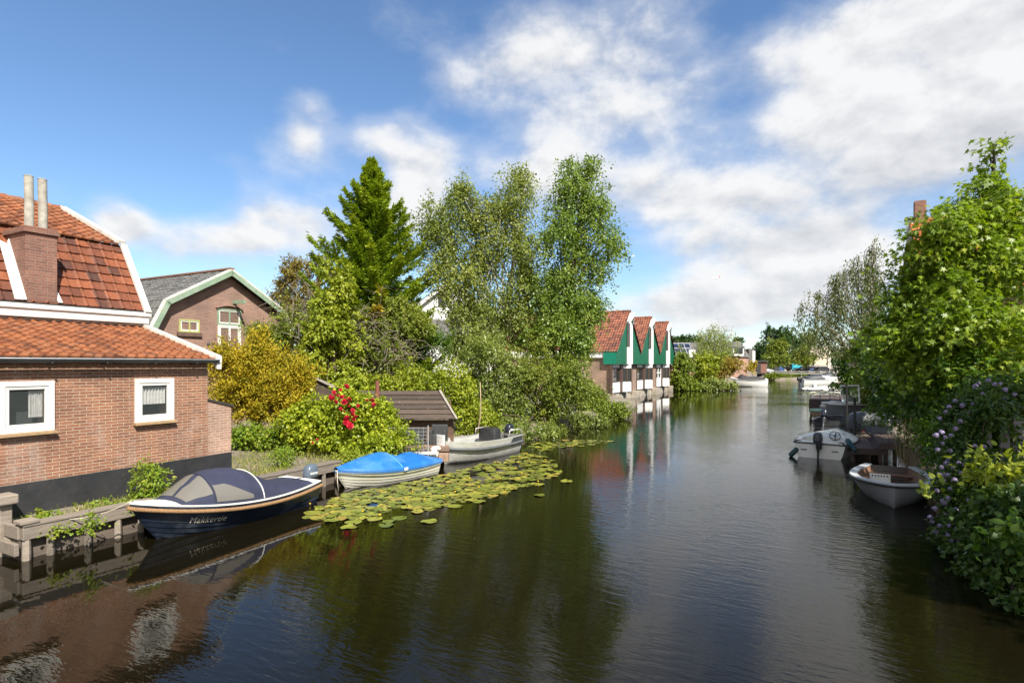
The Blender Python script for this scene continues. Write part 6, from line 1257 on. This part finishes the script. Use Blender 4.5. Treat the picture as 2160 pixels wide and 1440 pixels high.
cruiser('white cabin boat with black outboard moored across the far right bank', 1690, 1772, 812, 2.2, gc, True)
cruiser('white motor cruiser behind the cabin boat with a dark canopy', 1728, 1786, 803, 2.3, gc, True, False)
for i in range(26):
    o = bpy.data.objects.new('lily_pad', PM[i % 9]); COL.objects.link(o); o.location = onz(random.uniform(1690, 1765), random.uniform(827, 832)); o.scale = (.3, .3, 1); o.rotation_euler = (0, 0, i); tag(o, 'yellow green lily pad in the strip below the inflatable boats', 'lily pad', 'lily pads beside the inflatable boats')
# ================================================================ far end
slp, h = small_boat('sloop', 'white open sloop with dark cover and bow to the left at the far garden', 1616, 1541, 815, None, 2.0, (1.25, 1.05, .85), gel, M('dark varnish rail', (.05, .035, .025), .4), inner=False, deckm=gel, tr=.7, vee=.45, rake=.6)
L = h.L; m = MB(); m.loft([sect((L*x, 0, h.sheer(x)), Vector((0, 1, 0)), Z_, h.hb(x)*.85, hz2, 2.2, 16) for x, hz2 in ((.08, .25), (.25, .55), (.5, .6), (.70, .85), (.82, .15))]); m.build('dark_cover', M('black boat cover', (.03, .03, .032), .7, .2), slp, world=False, smooth=True)
def house(name, lab, px0, px1, ye, yr, Y, dep, wallm, roofm, base=.8, tiles=True):
    a, b = at(px0, ye, Y), at(px1, ye, Y); zr = at(0, yr, Y).z; t = thing(name, lab, 'house', Vector(((a.x+b.x)/2, Y+dep/2, base))); ze = a.z
    m = MB(); m.prism([Vector((a.x, Y, base)), Vector((a.x, Y+dep, base)), Vector((a.x, Y+dep, ze)), Vector((a.x, Y+dep/2, zr-.1)), Vector((a.x, Y, ze))], (b.x-a.x, 0, 0)); m.build('wall', wallm, t)
    for s_ in (0, 1):
        e = Vector((a.x-.15, Y-.25+s_*(dep+.5), ze-.1)); sl_ = Vector((0, (dep/2+.25)*(1-2*s_), zr-ze+.15)); tile_roof('roof_slope', e, Vector((b.x-a.x+.3, 0, 0)), sl_, max(6, int((b.x-a.x)/.3)), 14, roofm, t, sub=3)
    return t, a, b, ze, zr
bky = brick_mat('pink far brick', (.46, .27, .21), (.38, .22, .17), (.45, .36, .30))
t, a, b, ze, zr = house('solar_house', 'grey roofed house with blue solar panels behind the weeping birch', 1405, 1505, 756, 721, 100, 7, bky, tileG)
pv = M('blue solar glass', (.018, .026, .055), .15, .1); pvf = M('pale panel frame', (.5, .5, .5), .4)
e0 = Vector((a.x, 100-.25, ze-.1)); sl2 = Vector((0, 3.75, zr-ze+.15)); nn = Vector((0, -sl2.z, sl2.y)).normalized()
for (i, j) in [(i, j) for j in (1, 2) for i in range(4)]+[(0, 0), (2, 0), (3, 0)]:
    c = e0+Vector((1.4+i*1.03, 0, 0))+sl2*(.16+j*.30)+nn*.12
    sp_ = MB().box(c, (1.0, sl2.length*.28, .04), (Vector((1, 0, 0)), sl2.normalized(), nn)).build('solar_panel', pvf, t); MB().box(c+nn*.022, (.92, sl2.length*.25, .01), (Vector((1, 0, 0)), sl2.normalized(), nn)).build('panel_glass', pv, sp_)
m = MB(); m.box(at(1459, 745, 99.6), (1.1, .8, 1.3)); m.build('dormer', white, t)
t, a, b, ze, zr = house('brick_dormer_house', 'pink brick house with steep dark roof and white dormer beside the far sloop', 1515, 1579, 752, 719, 106, 8, bky, tileG)
m = MB(); c = at(1552, 742, 105.9); m.box(c, (2.0, 2.5, 1.5)); dm = t and m.build('dormer', white, t); m = MB(); m.box(c+Vector((0, 0, .85)), (2.3, 2.8, .16)); m.build('dormer_roof', M('dark felt roof', (.06, .065, .07), .7), dm); m = MB(); m.box(c+Vector((0, -1.26, .1)), (1.6, .04, 1.0)); m.build('dormer_window', glass, dm)
m = MB(); m.box(at(1585, 758, 107)+Vector((0, 1.5, -.6)), (1.0, 3, 5.2)); m.build('grey_bay', M('dark grey cladding', (.12, .12, .11), .7), t); m = MB(); m.box(at(1590, 752, 105.6), (.5, .1, 2.2)); m.build('bay_window', white, t)
t = thing('garage', 'low flat roofed brick garage with a dark door right of the dormer house', 'garage', at(1602, 787, 116)); m = MB(); m.box(at(1602, 774, 117)+Vector((0, 1, 0)), (2.6, 3, 2.4)); m.build('wall', M('red far brick', (.20, .10, .075), .9, .2), t); m = MB(); m.box(at(1602, 761.5, 116.9)+Vector((0, 1, 0)), (3.0, 3.6, .2)); m.build('roof', M('dark felt roof', (.06, .065, .07)), t); m = MB(); m.box(at(1600, 776, 116.4), (.9, .08, 2.0)); m.build('door', M('black door', (.03, .03, .03), .5), t)
t = thing('board_fence', 'grey upright board fence between the sloop and the dormer house', 'fence', at(1586, 795, 97))
for i in range(12): p = at(1577+i*1.7, 0, 98+i*.35); m = MB(); m.box(Vector((p.x, p.y, 1.25)), (.13, .03, 1.5-.03*i)); m.build('fence_board', M('silver fence board', (.30, .25, .21), .9, .2), t)
# vegetation at the far left garden
tree('far_birch', 'wispy pale birch with hanging tips above the garden bushes by the dormer house', 'tree', at(1505, 800, 84), lobes_at([(1508, 690, 16, 16), (1490, 710, 16, 20), (1525, 705, 16, 24), (1508, 730, 26, 26), (1480, 735, 14, 22), (1537, 735, 14, 24), (1505, 760, 28, 20), (1545, 700, 6, 10), (1475, 705, 6, 10)], 84), 'birch', 9000, birchbark, .16, leaf=(.24, .10), spray=1.5, per=20, droop=1.3, seed=140, tr=dict(twigs=4, twr=.025))
for lb, lob, Y, lm, n, sd_ in [('bright green garden bush at the water beside the far end of the gabled building', [(1440, 780, 26, 26), (1430, 805, 20, 20), (1455, 810, 20, 16), (1437, 755, 18, 18)], 68.6, 'mid', 9000, 141), ('yellow green garden bush in the middle of the far garden', [(1485, 770, 30, 26), (1475, 800, 26, 22), (1500, 760, 24, 20)], 71, 'ivy', 9000, 142), ('reddish brown garden bush in front of the dormer house', [(1522, 770, 24, 20), (1508, 792, 20, 16), (1545, 766, 18, 16), (1495, 785, 16, 16)], 73.5, 'autumn', 8000, 143), ('low pale green bush dipping into the water left of the sloop', [(1510, 811, 20, 12), (1488, 815, 22, 12), (1462, 818, 18, 10), (1540, 814, 14, 8), (1430, 820, 16, 10), (1445, 822, 18, 8), (1500, 822, 24, 8)], 69.3, 'willow', 8000, 144), ('yellow tall shrub behind the grey board fence', [(1583, 775, 9, 10), (1588, 768, 6, 8)], 100, 'golden', 900, 145)]:
    tree('garden_bush', lb, 'bush', Vector((at(lob[0][0], 0, Y).x, Y, .5)), lobes_at(lob, Y), lm, n, brownbark, .1, leaf=(.24, .16), spray=.5, per=14, droop=.4, seed=sd_, sub=10, zmin=.05)
tree('oak_tree', 'big dark green round oak rising above the road at the canal end', 'tree', at(1664, 787, 150), lobes_at([(1640, 712, 28, 24), (1610, 730, 26, 24), (1665, 718, 28, 24), (1690, 735, 22, 22), (1600, 755, 20, 18), (1640, 745, 40, 22), (1625, 700, 18, 14), (1655, 699, 16, 12)], 150), 'oak', 17000, darkbark, .45, leaf=(.42, .3), spray=.8, per=14, seed=150, sub=12, tr=dict(twr=.06, fork=.3, pts=[at(1664, 787, 150), at(1663, 770, 150), at(1663, 755, 150), at(1650, 720, 150)]))
for lb, lob, Y, lm, n, sd_, tx in [('small yellow green street tree left of the blue truck', [(1636, 735, 18, 20), (1630, 752, 20, 16), (1648, 750, 16, 18)], 138, 'shrub', 6500, 151, 1632), ('small green street tree right of the oak trunk', [(1690, 742, 16, 16), (1700, 755, 18, 14), (1684, 757, 14, 12)], 138, 'shrub', 5000, 152, 1706), ('pale thin crowned tree behind the oak', [(1700, 705, 14, 22), (1712, 720, 12, 18)], 165, 'willow', 3000, 153, 1704), ('dark small tree poking over the dormer house roof', [(1556, 714, 7, 5), (1555, 720, 9, 5)], 150, 'oak', 1500, 154, 1555), ('dark green tree group left of the solar roof', [(1425, 716, 18, 10), (1450, 714, 20, 12), (1468, 718, 14, 10), (1412, 722, 8, 8)], 140, 'oak', 6000, 155, 1440)]:
    tree('street_tree', lb, 'tree', Vector((at(tx, 0, Y).x, Y, 1.1)), lobes_at(lob, Y), lm, n, brownbark, .2, leaf=(.38, .26), spray=.8, per=14, seed=sd_, tr=dict(twr=.04, fork=.35))
g = np.random.default_rng(3); TL = lobes_at([(x, 752+6*math.sin(x*.13)+4*math.sin(x*.41), 26, 12) for x in range(1380, 2300, 18)], 230)+lobes_at([(x, 745+8*math.sin(x*.09), 40, 18) for x in range(-150, 1400, 40)], 120)
c_, cc, rr = crown('treeline', TL, 30000, LM['oak'], None, leaf=(.8, .6), spray=1.6, per=12, seed=160, sub=8); tag(c_, 'continuous dark treeline far beyond the canal', None, kind='stuff')
# road bank: railing, reeds, cars, truck, building
rl = thing('road_railing', 'pale grey post and rail fence along the road at the canal end', 'railing', B(127.5, 0, .5), PHI); rm = M('pale grey rail', (.42, .41, .38), .7, .12)
for z in (1.25, 1.72): m = MB(); m.bbox(127.4, 127.5, -12, 10, z, z+.10); m.build('rail', rm, rl)
for i in range(13): m = MB(); m.bbox(127.51, 127.63, -12+i*1.8, -11.88+i*1.8, .4, 1.85); m.build('post', rm, rl)
for i, (x, w_) in enumerate(((1650, 26), (1690, 20), (1628, 14), (1735, 20))):
    clump('bank_plants', ('green reeds and yellow flowers below the road railing left of the oak reflection', 'low reeds under the middle of the road railing', 'bright tuft at the left end of the road bank', 'low reeds below the parked dark cars')[i], 'plants', [(x, 797, w_*1.4, 7)], 115.2, 6000, 'mid', 170+i, leaf=(.3, .1), droop=-.4)
tyre = M('tyre rubber', (.015, .015, .015), .8); carglass = glass_mat('dark car glass', (.01, .012, .014), .05)
def car(lab, pos, rz, paint, L=4.3, Wd=1.75, Hh=1.48, name='parked_car'):
    t = thing(name, lab, 'car', pos, rz); Y_ = Vector((0, 1, 0))
    pr = [(-.5, .35), (-.5, .75), (-.47, .90), (-.30, .95), (.22, .93), (.44, .80), (.5, .62), (.5, .35)]
    def sec(y, s_, ins): return [Vector((L*x*(1-ins*.03), y, .12+(z-.12)*(1)-(0 if z > .5 else 0))) for x, z in pr]
    m = MB(); m.loft([sec(-Wd/2, 1, 1), sec(-Wd/2+.06, 1, 0), sec(Wd/2-.06, 1, 0), sec(Wd/2, 1, 1)]); m.build('body', paint, t, world=False, bevel=.05)
    cb = [(-.46, .92), (-.34, Hh-.06), (-.15, Hh), (.05, Hh-.03), (.26, .92)]
    m = MB(); m.loft([[Vector((L*x, y*(1 if z < 1 else .86), z)) for x, z in cb] for y in (-Wd/2+.08, Wd/2-.08)]); m.build('cabin', carglass, t, world=False)
    m = MB(); m.loft([[Vector((L*x, y, z)) for x, z in ((-.345, Hh-.05), (-.15, Hh+.025), (.05, Hh), (.06, Hh-.05), (-.15, Hh-.03), (-.33, Hh-.08))] for y in (-Wd/2*.80, Wd/2*.80)]); m.build('car_roof', paint, t, world=False)
    for x in (-.31, .31):
        for s_ in (-1, 1): m = MB(); m.tube([Vector((L*x, s_*(Wd/2-.18), .31)), Vector((L*x, s_*(Wd/2+.01), .31))], .31, 18); w_ = m.build('wheel', tyre, t, world=False); m = MB(); m.tube([Vector((L*x, s_*(Wd/2+.012), .31)), Vector((L*x, s_*(Wd/2+.02), .31))], .19, 12); m.build('rim', alu, w_, world=False)
    for s_ in (-1, 1): m = MB(); m.box((L*.485, s_*(Wd/2-.28), .68), (.1, .3, .14)); m.build('headlight', M('headlight lens', (.7, .7, .7), .2), t, world=False)
    return t
car('silver hatchback parked left of the street trees at the canal end', at(1610, 0, 128)*1+Vector((0, 0, 0)) if False else Vector((at(1610, 0, 128).x, 128, 1.12)), R(-4), M('silver paint', (.55, .57, .6), .3, .04, metal=.3), L=4.0)
car('dark saloon behind the road railing on the right', Vector((at(1738, 0, 134).x, 134, 1.15)), R(5), M('dark paint', (.03, .032, .04), .3, .04))
car('blue car behind the road railing left of the dark saloon', Vector((at(1716, 0, 139).x, 139, 1.15)), R(-8), M('blue paint', (.02, .05, .16), .3, .04), L=3.8)
car('black car in the shade of the small street tree near the truck', Vector((at(1693, 0, 142).x, 142, 1.15)), R(176), M('dark paint', (.03, .032, .04)), L=3.9)
t = thing('box_truck', 'light blue box truck with white cab beyond the oak trunk', 'truck', Vector((at(1680, 0, 150).x, 150, 1.15)), R(0)); bx = at(1678, 771, 150)
m = MB(); m.box(Vector((bx.x, 151, 3.0)), (2.5, 3.6, 2.5)); m.build('cargo_box', M('light blue box', (.02, .30, .46), .4, .05), t, bevel=.05); m = MB(); m.box(Vector((bx.x, 149.18, 3.05)), (1.9, .06, 1.5)); m.build('open_hatch', M('cyan panel', (.03, .42, .56), .5), t); m = MB(); m.box(Vector((bx.x+.1, 149.16, 2.05)), (1.8, .06, .4)); m.build('hatch_opening', M('dim room', (.045, .05, .05)), t)
m = MB(); m.loft([sect(Vector((bx.x+2.2+dx, 151, z)), X_, Vector((0, 1, 0)), rx, 1.0, 5, 16) for z, rx, dx in ((1.5, .95, 0), (2.3, .95, 0), (3.0, .6, -.25), (3.1, .5, -.3))]); cbn = m.build('cab', white, t); m = MB(); m.box(Vector((bx.x+2.3, 149.97, 2.6)), (.9, .08, .6)); m.build('cab_window', carglass, cbn)
for x in (-.8, 2.3): m = MB(); m.tube([Vector((bx.x+x, 149.2, 1.55)), Vector((bx.x+x, 149.5, 1.55))], .4, 14); m.build('wheel', tyre, t)
beige = M('beige render', (.55, .49, .38), .85, .06); bg_ = M('grey lower wall', (.34, .31, .27), .85, .1); blu = M('blue frame', (.03, .08, .22), .5)
t = thing('beige_building', 'beige two tone building with blue framed doors behind the street trees', 'building', Vector((at(1700, 0, 170).x, 174, 1.15)))
x0, x1, x2 = at(1648, 0, 170).x, at(1705, 0, 170).x, at(1742, 0, 170).x
m = MB(); m.box(Vector(((x0+x1)/2, 175, 3.75)), (x1-x0, 10, 1.8)); m.box(Vector(((x1+x2)/2, 174.5, 5.7)), (x2-x1, 10.9, 5.6)); m.build('wall', beige, t); m = MB(); m.box(Vector(((x0+x2)/2, 174.3, 2.0)), (x2-x0+.1, 11, 1.75)); m.build('lower_wall', bg_, t)
for x in (1650, 1710, 1722): p = at(x, 776, 168.7); m = MB(); m.box(Vector((p.x, 168.75, 2.0)), (1.4, .1, 1.7)); m.build('door', blu if x == 1650 else bg_, t); m = MB(); m.box(Vector((p.x, 168.72, 2.9)), (1.7, .14, .12)); m.build('door_head', blu, t)
m = MB(); m.box(Vector((x2+.3, 169, 4.2)), (.7, .7, 6.2)); m.build('pillar', M('pale pillar', (.6, .57, .5), .8), t)
lp_ = thing('street_lamp', 'thin grey street lamp post right of the beige building', 'street lamp', Vector((at(1750, 0, 133).x, 133, 1.15))); p = at(1750, 748, 133); m = MB(); m.tube([Vector((p.x, 133, 1.1)), p], [.07, .05], 8); m.build('pole', rm, lp_); m = MB(); m.box(p+Vector((-.3, 0, .05)), (.7, .2, .12)); m.build('lamp_head', rm, lp_)
m = MB(); m.bbox(129, 141, -60, 60, 1.17, 1.21); tag(m.build('road', M('asphalt', (.06, .06, .06), .9, .15, 8), None), 'asphalt road crossing the canal end', None, kind='structure')
# ---- airliner
ap = thing('airliner', 'tiny white airliner with red tail flying above the canal end', 'aeroplane', at(1509, 586, 2400), R(180)); wht = M('airliner white', (.8, .8, .8), .35, .02); redt = M('red tail', (.6, .08, .06), .4)
m = MB(); m.loft([sect((x, 0, z), Vector((0, 1, 0)), Z_, r_, r_, 2, 14) for x, z, r_ in ((21, -.3, .1), (19.5, -.2, 1.2), (16, 0, 2), (-8, 0, 2), (-16, .8, 1.0), (-19, 1.4, .2))]); m.build('fuselage', wht, ap, world=False, smooth=True)
for s_ in (1, -1): m = MB(); m.prism([(4, s_*1.5, -.8), (-2, s_*1.5, -.8), (-6.5, s_*17, .6), (-4.5, s_*17, .6)], (0, 0, .4)); m.build('wing', M('grey wing', (.3, .3, .32), .5), ap, world=False); m = MB(); m.prism([(-15, s_*.5, 1), (-18, s_*.5, 1), (-19, s_*6, 1.4), (-17.5, s_*6, 1.4)], (0, 0, .25)); m.build('tailplane', redt, ap, world=False); m = MB(); m.tube([Vector((4.5, s_*5.6, -1.6)), Vector((0, s_*5.6, -1.6))], [1, .8], 12); m.build('engine', M('grey wing', (.3, .3, .32)), ap, world=False)
m = MB(); m.prism([(-13, -.15, 1.5), (-18.5, -.15, 1.5), (-20, -.15, 7.5), (-17.5, -.15, 7.5)], (0, .3, 0)); m.build('tail_fin', redt, ap, world=False)
ap.rotation_euler = (R(-12), 0, R(180+8))
